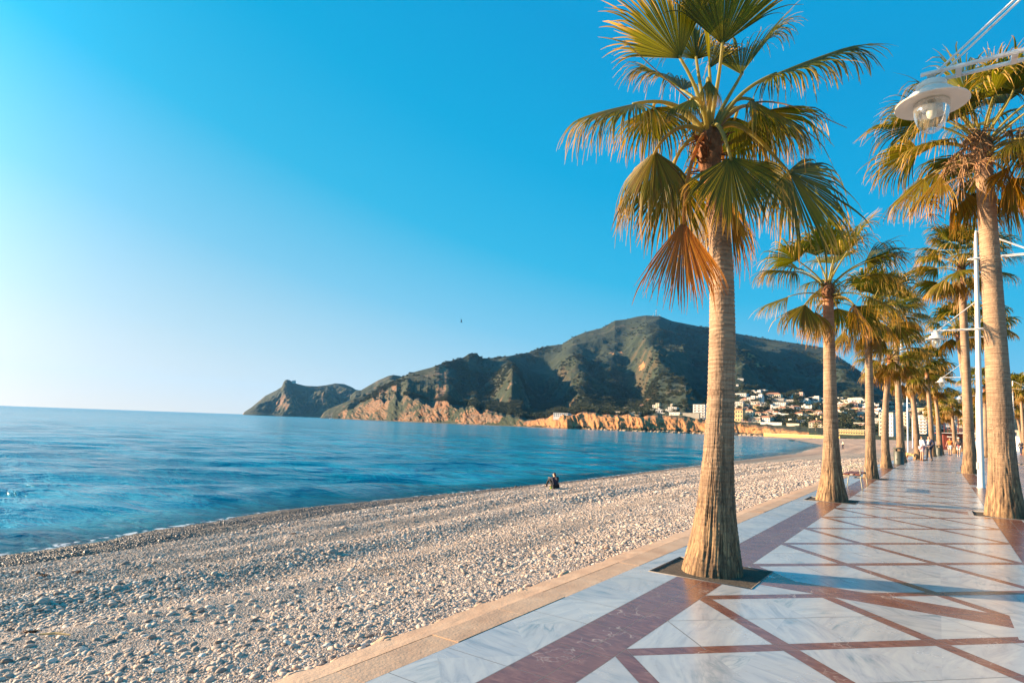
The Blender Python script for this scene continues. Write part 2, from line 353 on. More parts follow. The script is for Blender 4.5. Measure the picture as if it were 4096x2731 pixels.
# seabed and inland ground as one wide sheet each
t=NT('ground_soil'); pos=t.pos(); c=t.ramp(t.noise(pos,.02,6),[(.35,(.26,.2,.14)),(.5,(.34,.27,.2)),(.62,(.07,.09,.035))])
M_ground=t.bsdf(c,.9,t.bump(t.noise(pos,.6,5),.4,.2)) and t.m
pl=[tuple(p) for p in IN]; m=MB()
V=[(x,y,-.235) for x,y in pl]+[(8800,y if i<len(pl)-1 else 8800,-.235) for i,(x,y) in enumerate(pl)]
n=len(pl); m.add(V,[(i,n+i,n+i+1,i+1) for i in range(n-1)]); m.add([(-3.42,-15,-.235),(8800,-15,-.235),(8800,-4000,-.235),(-3.42,-4000,-.235)],[(0,3,2,1)])
struct(link('ground',m.mesh('ground',M_ground)))
m=MB(); m.add([(-9100,-4000,-9),(200,-4000,-9),(200,9100,-9),(-9100,9100,-9)],[(0,1,2,3)]); struct(link('seabed',m.mesh('seabed',simple('seabed_sand',(.1,.12,.1)))))

# ---- promenade paving (pattern from metric u,v: lattice of red bands on white marble)
PER=1.843
def paving(name,full=True):
    t=NT(name); uv=t.n('UVMap').outputs[0]; sp=t.n('SeparateXYZ',{0:uv}); u,v=sp.outputs[0],sp.outputs[1]
    rngm=lambda x,a,b: t.ma('MULTIPLY',t.ma('GREATER_THAN',x,a),t.ma('LESS_THAN',x,b))
    OR=lambda a,b:t.ma('MAXIMUM',a,b); AND=lambda a,b:t.ma('MULTIPLY',a,b); NOT=lambda a:t.ma('SUBTRACT',1.,a)
    A=t.ma('DIVIDE',t.ma('SUBTRACT',t.ma('SUBTRACT',v,u),17.10),PER); B=t.ma('DIVIDE',t.ma('SUBTRACT',t.ma('ADD',v,u),13.34),PER)
    dist=lambda q:t.ma('MULTIPLY',t.ma('ABSOLUTE',t.ma('SUBTRACT',t.ma('FRACT',t.ma('ADD',q,.5)),.5)),PER/math.sqrt(2))
    dA,dB=dist(A),dist(B); lat=OR(t.ma('LESS_THAN',dA,.066),t.ma('LESS_THAN',dB,.066))
    field=rngm(u,-1.88,.895)
    vv=t.ma('SUBTRACT',t.ma('MULTIPLY',t.ma('FRACT',t.ma('DIVIDE',t.ma('ADD',t.ma('SUBTRACT',v,7.145),4.9),9.8)),9.8),4.9)
    wedge=AND(rngm(vv,-.215,.215),rngm(u,-1.6,.515))
    patch=AND(rngm(vv,-.58,.62),rngm(u,.515,1.72))
    red=OR(OR(AND(lat,field),wedge),OR(rngm(u,-2.36,-1.88),rngm(u,.895,1.37)))
    red=AND(red,NOT(patch))
    plaza=AND(t.ma('GREATER_THAN',u,1.95),1.0)
    ring=t.ma('ABSOLUTE',t.ma('SUBTRACT',t.ma('FRACT',t.ma('DIVIDE',t.ma('LENGTH' if False else 'ADD',v,t.ma('MULTIPLY',u,-.55)),2.6)),.5))
    # slab joints
    jA=dist(t.ma('ADD',A,.5)); jB=dist(t.ma('ADD',B,.5))
    cid=t.n('CombineXYZ',{0:t.ma('FLOOR',t.ma('MULTIPLY',A,2)),1:t.ma('FLOOR',t.ma('MULTIPLY',B,2)),2:t.ma('FLOOR',t.ma('MULTIPLY',u,.9))}).outputs[0]
    cid2=t.n('CombineXYZ',{0:t.ma('FLOOR',A),1:t.ma('FLOOR',B)}).outputs[0]
    wn=t.n('TexWhiteNoise',{0:cid}); wn2=t.n('TexWhiteNoise',{0:cid2})
    useB=t.ma('GREATER_THAN',wn2.outputs[0],.35)
    jf=AND(field,OR(t.ma('LESS_THAN',jA,.0048),AND(useB,t.ma('LESS_THAN',jB,.0048))))
    fl=lambda q,p,o,wd:t.ma('LESS_THAN',t.ma('ABSOLUTE',t.ma('MULTIPLY',t.ma('SUBTRACT',t.ma('FRACT',t.ma('ADD',t.ma('DIVIDE',t.ma('SUBTRACT',q,o),p),.5)),.5),p)),wd)
    js=AND(OR(rngm(u,-2.9,-2.36),rngm(u,1.37,2.0)),OR(fl(v,1.7,2.865,.0035),fl(v,1.7,3.435,.0035)))
    jr=AND(OR(rngm(u,-2.36,-1.88),rngm(u,.895,1.37)),OR(fl(v,.585,4.025,.003),fl(u,3.25,-2.08,.003)))
    je=OR(fl(u,100,-2.36,.0035),OR(fl(u,100,-1.88,.003),OR(fl(u,100,.895,.003),fl(u,100,1.37,.0035))))
    jp=AND(plaza,OR(fl(v,.8,0,.004),fl(u,.8,.2,.004)))
    eA=t.ma('LESS_THAN',t.ma('ABSOLUTE',t.ma('SUBTRACT',dA,.066)),.002); eB=t.ma('LESS_THAN',t.ma('ABSOLUTE',t.ma('SUBTRACT',dB,.066)),.002)
    joint=OR(OR(jf,js),OR(OR(jr,je),jp)); joint=OR(joint,AND(field,OR(eA,eB)))
    # white marble with grey-blue veins, direction by slab
    vr=t.n('VectorRotate',{'Vector':uv,'Angle':t.ma('MULTIPLY',wn.outputs[0],2.6)},rotation_type='Z_AXIS').outputs[0]
    vo=t.n('VectorMath',{0:vr,1:wn.outputs[1]},operation='ADD').outputs[0]
    n1=t.noise(t.scale(vo,(1.3,6.5,1)),1.4,7,1.1,.62); n2=t.noise(t.scale(vo,(.5,2.4,1)),1.1,6,1.6,.6)
    soft=t.ramp(n1,[(.28,(.29,.315,.345)),(.45,(.43,.44,.455)),(.66,(.53,.525,.51))])
    vein=t.ma('MULTIPLY',t.ramp(t.ma('ABSOLUTE',t.ma('SUBTRACT',n2,.5)),[(0,1),(.03,.35),(.07,0)]),t.ramp(t.noise(vo,1.7,3),[(.52,0),(.7,1)]))
    white=t.mix(vein,soft,(.19,.26,.30)); white=t.mix(1.,white,t.mix(wn.outputs[0],(.86,.86,.87),(1.04,1.03,1.0)),'MULTIPLY')
    white=t.mix(t.ma('MULTIPLY',t.ramp(t.noise(uv,.6,5),[(.42,0),(.7,1)]),.42),white,(.47,.41,.34)); white=t.mix(t.ma('MULTIPLY',t.ramp(t.noise(uv,14.,4),[(.60,0),(.72,1)]),.35),white,(.36,.31,.26))
    # red marble
    r1=t.noise(t.scale(uv,(3,9,1),(0,0,.5)),1.6,7,1.2,.62); redc=t.ramp(r1,[(.3,(.11,.038,.024)),(.5,(.19,.066,.042)),(.7,(.28,.12,.08))])
    crk=t.n('TexVoronoi',{0:t.n('VectorMath',{0:t.scale(uv,(1,1,1)),1:t.n('TexNoise',{'Vector':uv,'Scale':3.,'Detail':4}).outputs['Color']},operation='ADD').outputs[0],'Scale':2.2},feature='DISTANCE_TO_EDGE').outputs['Distance']
    redc=t.mix(t.ma('MULTIPLY',t.ramp(crk,[(0,1),(.012,.4),(.03,0)]),t.ramp(t.noise(uv,2.5,3),[(.5,0),(.62,.8)])),redc,(.6,.46,.36))
    redc=t.mix(t.ma('MULTIPLY',t.ramp(t.noise(uv,1.1,6),[(.4,0),(.7,1)]),.4),redc,(.25,.15,.115))
    pz=t.mix(t.ramp(t.noise(uv,1.2,6),[(.35,0),(.65,1)]),(.30,.20,.17),(.42,.31,.27)); pz=t.mix(t.ma('GREATER_THAN',ring,.46),pz,(.24,.1,.08))
    c=t.mix(red,white,redc); c=t.mix(plaza,c,pz); c=t.mix(t.ma('MULTIPLY',joint,.9),c,(.13,.12,.11))
    rough=t.ma('ADD',.15,t.ma('MULTIPLY',t.noise(uv,2.2,5),.20)); rough=t.ma('ADD',rough,t.ma('MULTIPLY',joint,.4))
    hgt=t.ma('SUBTRACT',t.ma('MULTIPLY',t.noise(uv,9,4),.25),t.ma('MULTIPLY',joint,1.))
    wav=t.noise(t.scale(uv,(2.2,1.2,1)),1.,2)
    b=t.bump(hgt,.22,.004,t.bump(wav,.12,.012))
    t.bsdf(c,rough,b,Specular_IOR_Level=.62); return t.m
M_pave=paving('marble_paving')
# strips cut out around the tree pits
PITS=[(-2.14,7.17),(-2.16,16.93),(-2.12,27.0),(-2.2,37.1),(1.15,16.9),(1.22,36.6)]
us=sorted(set([-2.88,-2.36,-1.88,.9,1.37,1.9,3.5,7,14,30]+[round(x+s,3) for x,_ in PITS for s in(-.545,.545)]))
vs=sorted(set(list(np.arange(-6,38,2.))+list(np.arange(38,150,2.))+[round(y+s,3) for _,y in PITS for s in(-.5,.5)]))
m=MB(); vi={}; V=[];UV=[];F=[]
def vid(u,v):
    k=(round(u,3),round(v,3))
    if k not in vi: vi[k]=len(V); V.append((u+float(curve(v)),v,0)); UV.append((u,v))
    return vi[k]
for a,b in zip(us[:-1],us[1:]):
    for c,d in zip(vs[:-1],vs[1:]):
        cx,cy=(a+b)/2,(c+d)/2
        if any(abs(cx-px)<.545 and abs(cy-py)<.5 for px,py in PITS): continue
        F.append([vid(a,c),vid(b,c),vid(b,d),vid(a,d)])
m.add(V,F); me=m.mesh('promenade',M_pave); uvl=me.uv_layers.new(name='UVMap'); me_l=np.zeros(len(me.loops),np.int32); me.loops.foreach_get('vertex_index',me_l)
uvl.data.foreach_set('uv',np.array(UV,np.float32)[me_l].ravel()); struct(link('promenade',me))
# kerb of sandstone blocks, ragged mortar edge toward the beach
t=NT('kerb_sandstone'); pos=t.pos(); c=t.ramp(t.noise(pos,3.,7,0.,.65),[(.3,(.38,.23,.145)),(.55,(.49,.32,.205)),(.75,(.58,.42,.29))])
c=t.mix(t.ramp(t.noise(pos,.7,5),[(.4,0),(.7,.5)]),c,(.60,.44,.31))
M_kerb=t.bsdf(c,.85,t.bump(t.noise(pos,45,5),.6,.006,t.bump(t.noise(pos,9,4),.4,.012))) and t.m
m=MB(); kr=np.random.default_rng(5); y=-6.
while y<140:
    L=.72+kr.uniform(-.06,.2); 
    if y>45: L=4.
    y1=y+L-.006; c0,c1=float(curve(y)),float(curve(y1)); dz=kr.uniform(-.004,.004)
    a=[(-3.14+c0,y,dz),(-2.888+c0,y,dz),(-2.888+c1,y1,dz),(-3.14+c1,y1,dz)]
    bt=[(p[0],p[1],-.35) for p in a]; m.add(a+bt,[(0,1,2,3),(0,4,5,1),(1,5,6,2),(2,6,7,3),(3,7,4,0)]); y+=L
ys=np.concatenate([np.arange(-6,30,.07),np.arange(30,140,1.)]); P=[]
eo=-3.37-.05*pn(ys*.9,1.5)-.045*pn(ys*4.1,7.5)-.02*pn(ys*12,2)
for dxf,zf in((0,None),(.33,None),(.66,None),(1,None)):
    xx=-3.146+(eo+3.146)*dxf; zz=-.003-.02*dxf+.006*pn(xx*7,ys*5)*(0 if dxf==0 else 1); P.append(np.c_[xx+curve(ys),ys,zz])
P.append(np.c_[eo+curve(ys)-.02-.02*pn(ys*6,4),ys,np.full(len(ys),-.09)]); P.append(np.c_[eo+curve(ys)-.03,ys,np.full(len(ys),-.4)])
m.grid(np.array(P).transpose(1,0,2),flip=False); struct(link('kerb',m.mesh('kerb',M_kerb)))
# broken mortar lumps lying against the kerb edge
def rock(mb,c,s,seed,sub=12,fl=.7):
    th=np.linspace(0,math.pi,sub); ph=np.linspace(0,2*math.pi,sub+4)[:-1]; TH,PH=np.meshgrid(th,ph,indexing='ij')
    d=np.dstack([np.sin(TH)*np.cos(PH),np.sin(TH)*np.sin(PH),np.cos(TH)]); r=1+.55*pn(d[...,0]*1.3+seed,d[...,1]*1.3,d[...,2]*1.3)+.25*pn(d[...,0]*3+seed,d[...,1]*3,d[...,2]*3)
    V=d*r[...,None]*np.array([s[0],s[1],s[2]]); n=len(ph); m_=len(th)
    mb.add(V.reshape(-1,3)+np.array(c),[(i*n+j,i*n+(j+1)%n,(i+1)*n+(j+1)%n,(i+1)*n+j) for i in range(m_-1) for j in range(n)][::1])
m=MB()
for k in range(46):
    y=kr.uniform(1.5,9) if k<34 else kr.uniform(9,20); s=kr.uniform(.025,.075); x=float(np.interp(y,ys,eo))-kr.uniform(0,.05)
    rock(m,(x,y,-.085+s*.2),(s*kr.uniform(.7,1.1),s*kr.uniform(1,1.9),s*.75),k*3.1,9)
o=link('kerb_rubble',m.mesh('kerb_rubble',M_kerb,True)); struct(o,'stuff'); o['label']='pale broken stone and mortar lumps along the kerb edge by the pebbles'
# tree pits: dark rubberised soil with a thin steel edge
M_soil=simple('pit_soil',(.085,.066,.046),.95,60,.5,1.,bd=.01); M_edge=simple('pit_edge',(.17,.15,.13),.6)
for px,py in PITS:
    m=MB(); g=np.linspace(-.545,.545,40); GX,GY=np.meshgrid(g,g*.5/.545,indexing='ij'); GZ=-.012+.02*np.exp(-(GX**2+GY**2)/.12)+.006*pn(GX*9+px,GY*9+py)
    m.grid(np.dstack([GX+px+float(curve(py)),GY+py,GZ])); m.cur=1
    for dx,dy,lx,ly in((0,.506,1.11,.012),(0,-.506,1.11,.012),(.551,0,.012,1.0),(-.551,0,.012,1.0)): m.box((px+dx,py+dy,-.03),(lx,ly,.07))
    struct(link('tree_pit',m.mesh('tree_pit',[M_soil,M_edge],True)))
# round planting bed at the right edge of the plaza
bc=on_z(4130,1860,0); m=MB(); m.lathe([(1.05,.0),(1.05,.05),(.97,.05),(.97,.012)],48); m.cur=1; m.lathe([(.969,.01),(.6,.03),(.01,.05)],48)
m.v=[v+np.array([bc[0],bc[1],0.003]) for v in m.v]; struct(link('planting_bed',m.mesh('planting_bed',[M_edge,simple('bed_groundcover',(.012,.03,.028),.8,30,.5)])))

# ============================================================ TERRAIN
HZ=lambda px,py,ox,oy,k:(ox+px*k,oy+py*k)
def sil(pts,ox,oy,k): return [azel(*HZ(x,y,ox,oy,k)) for x,y in pts]
K6=(900,1200,.5952);K7=(2200,1200,.5102);V1=(0,0,1.7415)
main=sil([(800,800),(830,762),(900,692),(1000,622),(1050,577),(1120,552),(1240,492),(1350,462),(1390,452),(1440,432),(1540,402),(1600,387),(1640,360),(1690,357),(1715,381),(1730,391),(1830,387),(1900,377),(2040,352),(2100,327),(2180,307),(2270,292)],*K6)
main+=sil([(60,350),(100,345),(180,290),(280,250),(400,220),(440,200),(510,160),(600,150),(680,130),(750,120),(860,125),(920,150),(960,165),(1040,180),(1160,205),(1260,215),(1440,258),(1560,280),(1700,305),(1800,320),(1940,340),(2160,375)],*K7)
main+=sil([(2000,868),(2100,893),(2200,915),(2300,930),(2352,938)],*V1)
main.sort(); AZc=np.array([a for a,_ in main]+[8,16,30]); TC=np.array([b for _,b in main]+[.028,.024,.02])
AZf=np.array([-51.2,-50.2,-46,-42.2,-37,-33.5,-30.5,-28.,-25,-22,-18.3,-14,-11,-7,-2,6,16,30]); RF=np.array([1640,1600,1330,1160,975,870,800,770,742,724,718,680,640,540,470,430,420,420])
HC=np.interp(AZf,[-51.2,-50,-46,-42,-38,-35,-32.3,-30.5,-27,-23,-20,-16.5,-12,-7,30],[10,34,48,36,24,15,4,19,19,17,15,12,8,2,1])
RC=np.interp(AZf,[-51,-48,-44,-40,-34,-26,-16,-5,6,30],[1700,1780,1700,1800,2300,2550,2650,2500,2200,2000])
def hills_z(az,t):
    """az degrees, t 0 foot .. 1 crest"""
    rf=np.interp(az,AZf,RF); rc=np.interp(az,AZf,RC); hc=np.interp(az,AZf,HC); tc=np.interp(az,AZc,TC)
    rf=rf*(1+.022*pn(az*.45,2)+.006*pn(az*1.3,5)); r=rf+(rc-rf)*t; zc=tc*rc+EYE
    d=r-rf; mod=.45+.55*np.clip((-34-az)/4,0,1); cl=hc*np.clip(1+mod*(.75*pn(az*.55,3.3)+.5*pn(az*1.6,1.)+.12*pn(az*5,1.)),.35,1.6)
    cliff=cl*np.clip(d/(6+cl*1.0),0,1)**.8
    base=np.where(az>-9,-.9,SEA_Z-.4)
    x=r*np.sin(np.radians(az)); y=r*np.cos(np.radians(az))
    g=np.clip((d-12)/(rc-rf-12),0,1)
    town=np.clip((az+21.5)/4,0,1)
    flat=np.clip((az+35)/3,0,1)*np.clip((-19-az)/4,0,1)
    g=g**(1.12+.25*np.clip((-40-az)/8,-1,.0)*(1-flat)+.3*town+.5*flat)
    z=base+cliff+(zc-base-cliff)*g
    amp=np.clip(np.sin(np.pi*np.clip(t,0,1)**.8),0,1)*np.clip(t*3.2,0,1)*(1-.9*np.clip((az+35)/3,0,1)*np.clip(1.35-t*3.2,0,1))
    # spurs running down slope plus finer ravines
    rel=(fbm(x/460,y/560,1.,4,True)-1.45)*80+(fbm(x/130+5,y/130,2.,4,True)-1.45)*14
    bx=lambda a,w:np.exp(-((az-a+2.2*(t-.4)+.8*pn(az*.3,t*3))/w)**2)
    spur=-16+16*np.sin(az*1.25+1.1*pn(az*.25,t*2)+2.4*t+.6)+18*bx(-42.9,1.6)-60*bx(-38.6,2.6)+24*bx(-34.6,1.1)-60*bx(-31.2,2.0)+30*bx(-28.2,1.2)-55*bx(-24.5,1.8)+32*bx(-21.8,1.1)-60*bx(-17.5,2.6)+20*bx(-13,1.5)-45*bx(-9.,2.5)
    z0=z; z=z+amp*(rel+spur)*np.clip((zc-base)/260,.08,1.2); z=np.where(d>60,np.maximum(z,base+cliff+(z0-base-cliff)*.45),z)
    rough=np.clip(d/8,0,1)*np.clip(1.2-d/70,0,1)*(hc>6)
    rk=.9*fbm(x/30,y/30,3,3)
    return r,z+rough*rk,x,y
def cliff_push(az,r,z):
    hc=np.interp(az,AZf,HC); k=np.clip(hc/18,0,1.5)*np.clip((z-SEA_Z+.5)/4,0,1)*np.clip(1.25-(z+3)/(hc*1.5+6),0,1)
    return r+k*(15*pn(az*.55,z/60.,1)+8*fbm(az*1.1,z/15.+az*.8,5,3)+4*(fbm(az*2.,z/9.+az*1.6,5,3,True)-1.2)+1.2*fbm(az*8,z/3.+az*4,2,2))
NA,NT_=1300,330
az=np.linspace(-51.2,24,NA); tl=np.concatenate([np.linspace(-.012,0,4)[:-1],(np.linspace(0,1,NT_-26)**1.6),np.linspace(1.003,1.12,22)])
AZ,TT=np.meshgrid(az,tl,indexing='ij'); r,z,x,y=hills_z(AZ,np.clip(TT,0,None)); tc=np.interp(AZ,AZc,TC); rc=np.interp(AZ,AZf,RC); rf=np.interp(AZ,AZf,RF)
lo=TT<0; z=np.where(lo,SEA_Z-6,z); r=np.where(lo,r+TT*500,r)
zc=tc*rc+EYE; cr=TT>1; rr_=rf+(rc-rf)*TT; z=np.where(cr,zc-(TT-1)*zc*5,z); r=np.where(cr,rr_,r)
# never let relief rise over the skyline seen from the shore
near=(TT<1)&(TT>.02); lim=EYE+r*(tc-.0018)-0; z=np.where(near,np.minimum(z,np.maximum(lim,np.where(TT<.2,z-1e9,lim))),z) if False else np.where((TT<1)&(TT>.25),np.minimum(z,EYE+r*(tc-.0012)),z)
HRp=np.where(lo|cr,r,cliff_push(AZ,r,z)); xh=HRp*np.sin(np.radians(AZ)); yh=HRp*np.cos(np.radians(AZ))
HR,HZg=r.copy(),z.copy()
def hill_height(X,Y):
    a=math.degrees(math.atan2(X,Y)); rad=math.hypot(X,Y); i=np.clip((a-az[0])/(az[1]-az[0]),0,NA-1.001); i0=int(i); f=i-i0
    return (1-f)*np.interp(rad,HR[i0],HZg[i0])+f*np.interp(rad,HR[i0+1],HZg[i0+1])
def hill_hit(px,py,rmax=2600):
    """first point of the hill surface seen along a sight line, used to stand houses and trees on the slope"""
    a,tn=azel(px,py); i=int(np.clip((a-az[0])/(az[1]-az[0]),0,NA-2)); el=(HZg[i]-EYE)/HR[i]
    for j in range(3,NT_-22):
        if el[j]>=tn: 
            if j>3 and el[j-1]<tn: f=(tn-el[j-1])/(el[j]-el[j-1]); rad=HR[i][j-1]*(1-f)+HR[i][j]*f
            else: rad=HR[i][j]
            return rad*math.sin(R(a)),rad*math.cos(R(a)),hill_height(rad*math.sin(R(a)),rad*math.cos(R(a)))
    return None
def hill_mat(name,k=1.):
    t=NT(name); pos=t.pos(); g=t.n('NewGeometry'); nz=t.n('SeparateXYZ',{0:g.outputs['Normal']}).outputs[2]; ps=t.n('SeparateXYZ',{0:pos}); zz=ps.outputs[2]
    strat=t.noise(t.scale(pos,(.02*k,.02*k,.28*k),(R(18),R(8),0)),1.,6,.8)
    rock=t.ramp(strat,[(.3,(.085,.05,.032)),(.45,(.19,.105,.058)),(.6,(.29,.17,.09)),(.75,(.36,.245,.145))])
    rock=t.mix(t.ramp(t.noise(pos,.05*k,5),[(.42,0),(.6,1)]),rock,(.33,.15,.06))
    rock=t.mix(t.ramp(t.noise(pos,.14*k,5),[(.5,0),(.68,.75)]),rock,(.30,.25,.18))
    rock=t.mix(1.,rock,(.74,.72,.72),'MULTIPLY')
    rock=t.mix(t.ma('MULTIPLY',t.n('Attribute',attribute_name='ochre').outputs['Fac'],.72),rock,t.mix(strat,(.42,.15,.04),(.52,.27,.10)))
    veg=t.ramp(t.noise(pos,.11*k,6,0,.7),[(.3,(.008,.015,.007)),(.5,(.017,.030,.011)),(.7,(.037,.050,.019))])
    scrub=t.ramp(t.noise(pos,.03*k,6,.5,.65),[(.35,(.022,.029,.012)),(.6,(.058,.056,.024))])
    bare=t.ma('MULTIPLY',t.ramp(t.noise(pos,.0055*k,6,.6,.62),[(.57,0),(.70,1)]),t.ramp(t.noise(pos,.06*k,4),[(.4,0),(.6,1)]))
    veg=t.mix(bare,veg,scrub); pale=t.ramp(t.noise(t.scale(pos,(.006*k,.006*k,.012*k)),1.,7,.9,.66),[(.6,0),(.68,1)])
    veg=t.mix(t.ma('MULTIPLY',pale,.45),veg,(.19,.135,.085))
    steep=t.ramp(t.ma('ADD',nz,t.ma('MULTIPLY',t.ma('SUBTRACT',t.noise(pos,.09*k,5),.5),.55)),[(.52,1),(.70,0)])
    low=t.ma('MULTIPLY',t.ramp(t.n('MapRange',{0:zz,1:-3.,2:75./k}).outputs[0],[(0,1),(.5,1),(1,.12)]),t.ramp(t.noise(pos,.016*k,3),[(.44,0),(.56,1)]))
    oc=t.n('Attribute',attribute_name='ochre').outputs['Fac']; at=t.n('Attribute',attribute_name='face').outputs['Fac']; rk=t.ma('MAXIMUM',t.ma('MULTIPLY',steep,low),t.ramp(t.ma('ADD',t.ma('SUBTRACT',at,t.ma('MULTIPLY',t.ma('SUBTRACT',1.,oc),.55)),t.ma('ADD',t.ma('MULTIPLY',t.ma('SUBTRACT',t.noise(pos,.10*k,5),.5),.8),t.ma('MULTIPLY',t.ma('SUBTRACT',t.noise(pos,.013*k,3),.54),t.ma('SUBTRACT',6.5,t.ma('MULTIPLY',t.n('Attribute',attribute_name='ochre').outputs['Fac'],6.4))))),[(.42,0),(.52,1)])); rk=t.ma('MAXIMUM',rk,t.ramp(t.ma('ADD',t.n('Attribute',attribute_name='patch').outputs['Fac'],t.ma('MULTIPLY',t.ma('SUBTRACT',t.noise(pos,.045*k,5),.5),2.2)),[(.55,0),(.68,1)])); shrub=t.ramp(t.noise(pos,.2*k,4),[(.55,0),(.61,1)])
    rk=t.ma('MULTIPLY',rk,t.ma('SUBTRACT',1.,t.ma('MULTIPLY',shrub,t.ma('SUBTRACT',.85,t.ma('MULTIPLY',oc,.45)))))
    c=t.mix(rk,veg,rock); c=t.mix(t.ramp(t.n('MapRange',{0:zz,1:-3.2,2:-.8}).outputs[0],[(0,1),(1,0)]),c,(.05,.04,.033))
    h=t.ma('ADD',t.noise(pos,.12*k,6,0,.7),t.ma('MULTIPLY',t.noise(pos,.5*k,3),.3))
    t.bsdf(c,.95,t.bump(h,.8,4./k)); return t.m
M_hill=hill_mat('hillside')
me=fastgrid('hill',np.dstack([xh,yh,z]),M_hill); hcg=np.interp(AZ,AZf,HC)
fc_=np.clip(1.6-(z+3.5)/(hcg*1.15+.5),0,1)*np.clip(TT*200,0,1)*(hcg>2.5); EL=(z-EYE)/np.maximum(r,1); pt_=np.zeros_like(r)
for x_,y_,wa,we,am in ((1769,1490,.42,.014,1.25),(1765,1560,.5,.016,1.3),(1760,1625,.9,.012,1.2),(1525,1560,.55,.007,1.3),(1580,1550,.5,.006,1.3),(1510,1610,.8,.008,1.1),(1480,1640,.8,.007,1.2),(1900,1660,1.6,.006,1.1),(2470,1412,.8,.004,.9),(2570,1460,.45,.009,.85),(2990,1425,1.0,.006,.8),(3040,1460,.8,.006,.8)):
    a0,t0=azel(x_,y_); pt_=pt_+am*np.exp(-((AZ-a0+.25*pn(EL*90,AZ*2))/wa)**2-((EL-t0)/we)**2)
fattr(me,'face',np.clip(fc_,0,1.15)); fattr(me,'patch',np.clip(pt_,0,1.4)); fattr(me,'ochre',np.clip((AZ+34)/2,0,1)); struct(link('hill',me))

def ridge(name,pts,rfoot,rback,zfoot,seed,n=420,m_=120,azl=None,amp=26,tfoot=None,mat=None):
    pts=sorted(pts); A=np.array([p[0] for p in pts]); T_=np.array([p[1] for p in pts]); a=np.linspace(A[0],A[-1],n); tl=np.concatenate([np.linspace(0,1,m_)**1.3,np.linspace(1.05,1.5,12)])
    AZ,TT=np.meshgrid(a,tl,indexing='ij'); tc=np.interp(AZ,A,T_)
    rf=np.interp(AZ,*rfoot); rc=np.interp(AZ,*rback); rad=rf+(rc-rf)*TT; zc=np.maximum(tc*rc+EYE,zfoot)
    x=rad*np.sin(np.radians(AZ)); y=rad*np.cos(np.radians(AZ)); g=np.clip(TT,0,1)**.8
    z=zfoot+(zc-zfoot)*g; am=np.sin(np.pi*np.clip(TT,0,1)**.7)*np.clip((zc-zfoot)/120,0,1.3)
    z=z+am*((fbm(x/230+seed,y/230,0,4,True)-1.4)*amp*1.3+(fbm(x/70+seed,y/70,3,3,True)-1.2)*amp*.35+amp*.5*np.sin(AZ*2.1+seed+2*TT))
    z=np.where(TT>1,zc-(TT-1)*zc*1.5,np.where(TT>.2,np.minimum(z,EYE+rad*(tc-.0008)),z)); z=np.where(TT<.001,zfoot-4,z)
    o=link(name,fastgrid(name,np.dstack([x,y,z]),mat or M_hill)); return struct(o)
cape=sil([(118,770),(128,752),(150,735),(180,715),(270,640),(340,605),(380,580),(395,545),(405,534),(418,530),(435,535),(450,544),(465,552),(490,560),(540,572),(620,575),(680,568),(740,556),(800,560),(850,580),(880,598),(915,604),(980,640),(1060,700),(1100,790)],*K6)
ridge('cape',cape,([-62,-50,-40],[3000,2900,2700]),([-62,-50,-40],[3350,3500,3400]),SEA_Z-1,3.,560,150,amp=30,mat=hill_mat('cape_slope',.5))
mid=sil([(840,640),(880,606),(915,601),(960,575),(1030,535),(1100,505),(1130,499),(1170,505),(1230,520),(1400,600)],*K6)
ridge('back_ridge',mid,([-62,-30],[2300,2300]),([-62,-30],[2750,2750]),SEA_Z-1,9.,260,100,amp=34,mat=M_hill)
hd=sil([(670,745),(700,726),(740,710),(780,695),(870,655),(960,640),(1040,640),(1100,700)],*K6)
hd=[(hd[0][0]-.35,-.0016)]+hd
ridge('headland',hd,([-56,-40],[1750,1650]),([-56,-40],[1900,1850]),SEA_Z-1,5.,300,120,amp=36,mat=M_hill)
# distant land behind the town on the right
# pine woods on the lower slopes as one uncountable mass
def crown_clump(mb,c,r,n,rs,zsq=.8,leaf=.28):
    d=rs.normal(size=(n,3)); d/=np.linalg.norm(d,axis=1)[:,None]; rad=r*(.55+.5*rs.random(n)**.6); P=np.array(c)+d*rad[:,None]*np.array([1,1,zsq])
    a=rs.normal(size=(n,3)); a/=np.linalg.norm(a,axis=1)[:,None]; b=np.cross(a,d); b/=np.maximum(np.linalg.norm(b,axis=1)[:,None],1e-6); a=np.cross(b,d)*.4+a*.6
    s=(r*leaf*(.6+.8*rs.random(n)))[:,None]; V=np.stack([P-a*s-b*s,P+a*s-b*s*.7,P+a*s*.8+b*s,P-a*s*.7+b*s*.8],1).reshape(-1,3)
    mb.add(V,np.arange(4*n).reshape(-1,4))
t=NT('pine_foliage'); oi=t.n('ObjectInfo').outputs['Random']; c=t.ramp(t.noise(t.pos(),.35,4),[(.3,(.014,.025,.010)),(.55,(.032,.048,.017)),(.75,(.062,.074,.025))]); c=t.mix(t.ma('MULTIPLY',oi,.35),c,(.075,.075,.03))
M_pine=t.bsdf(c,.8) and t.m; M_bark=simple('bark',(.12,.08,.055),.9,6)
cl=[]
for k in range(4):
    m=MB(); rs=np.random.default_rng(50+k)
    for q in range(5): crown_clump(m,rs.normal(size=3)*np.array([.45,.45,.22])+np.array([0,0,.75]),.5,34,rs,.75,.34)
    o=link('pine_clump_source',m.mesh('pine_clump_source',M_pine)); cl.append(o)
ph=[]; 
u=rng.uniform(0,1,60000); a_=-51+u*52; tt_=rng.uniform(.02,1,60000)**1.25
rA,zA,xA,yA=hills_z(a_,tt_)
wood=.12+fbm(xA/300,yA/300,4.,4)+.35*(1-tt_)*1.1-.12+.25*np.exp(-((tt_-.1)/.08)**2)*(a_<-22)
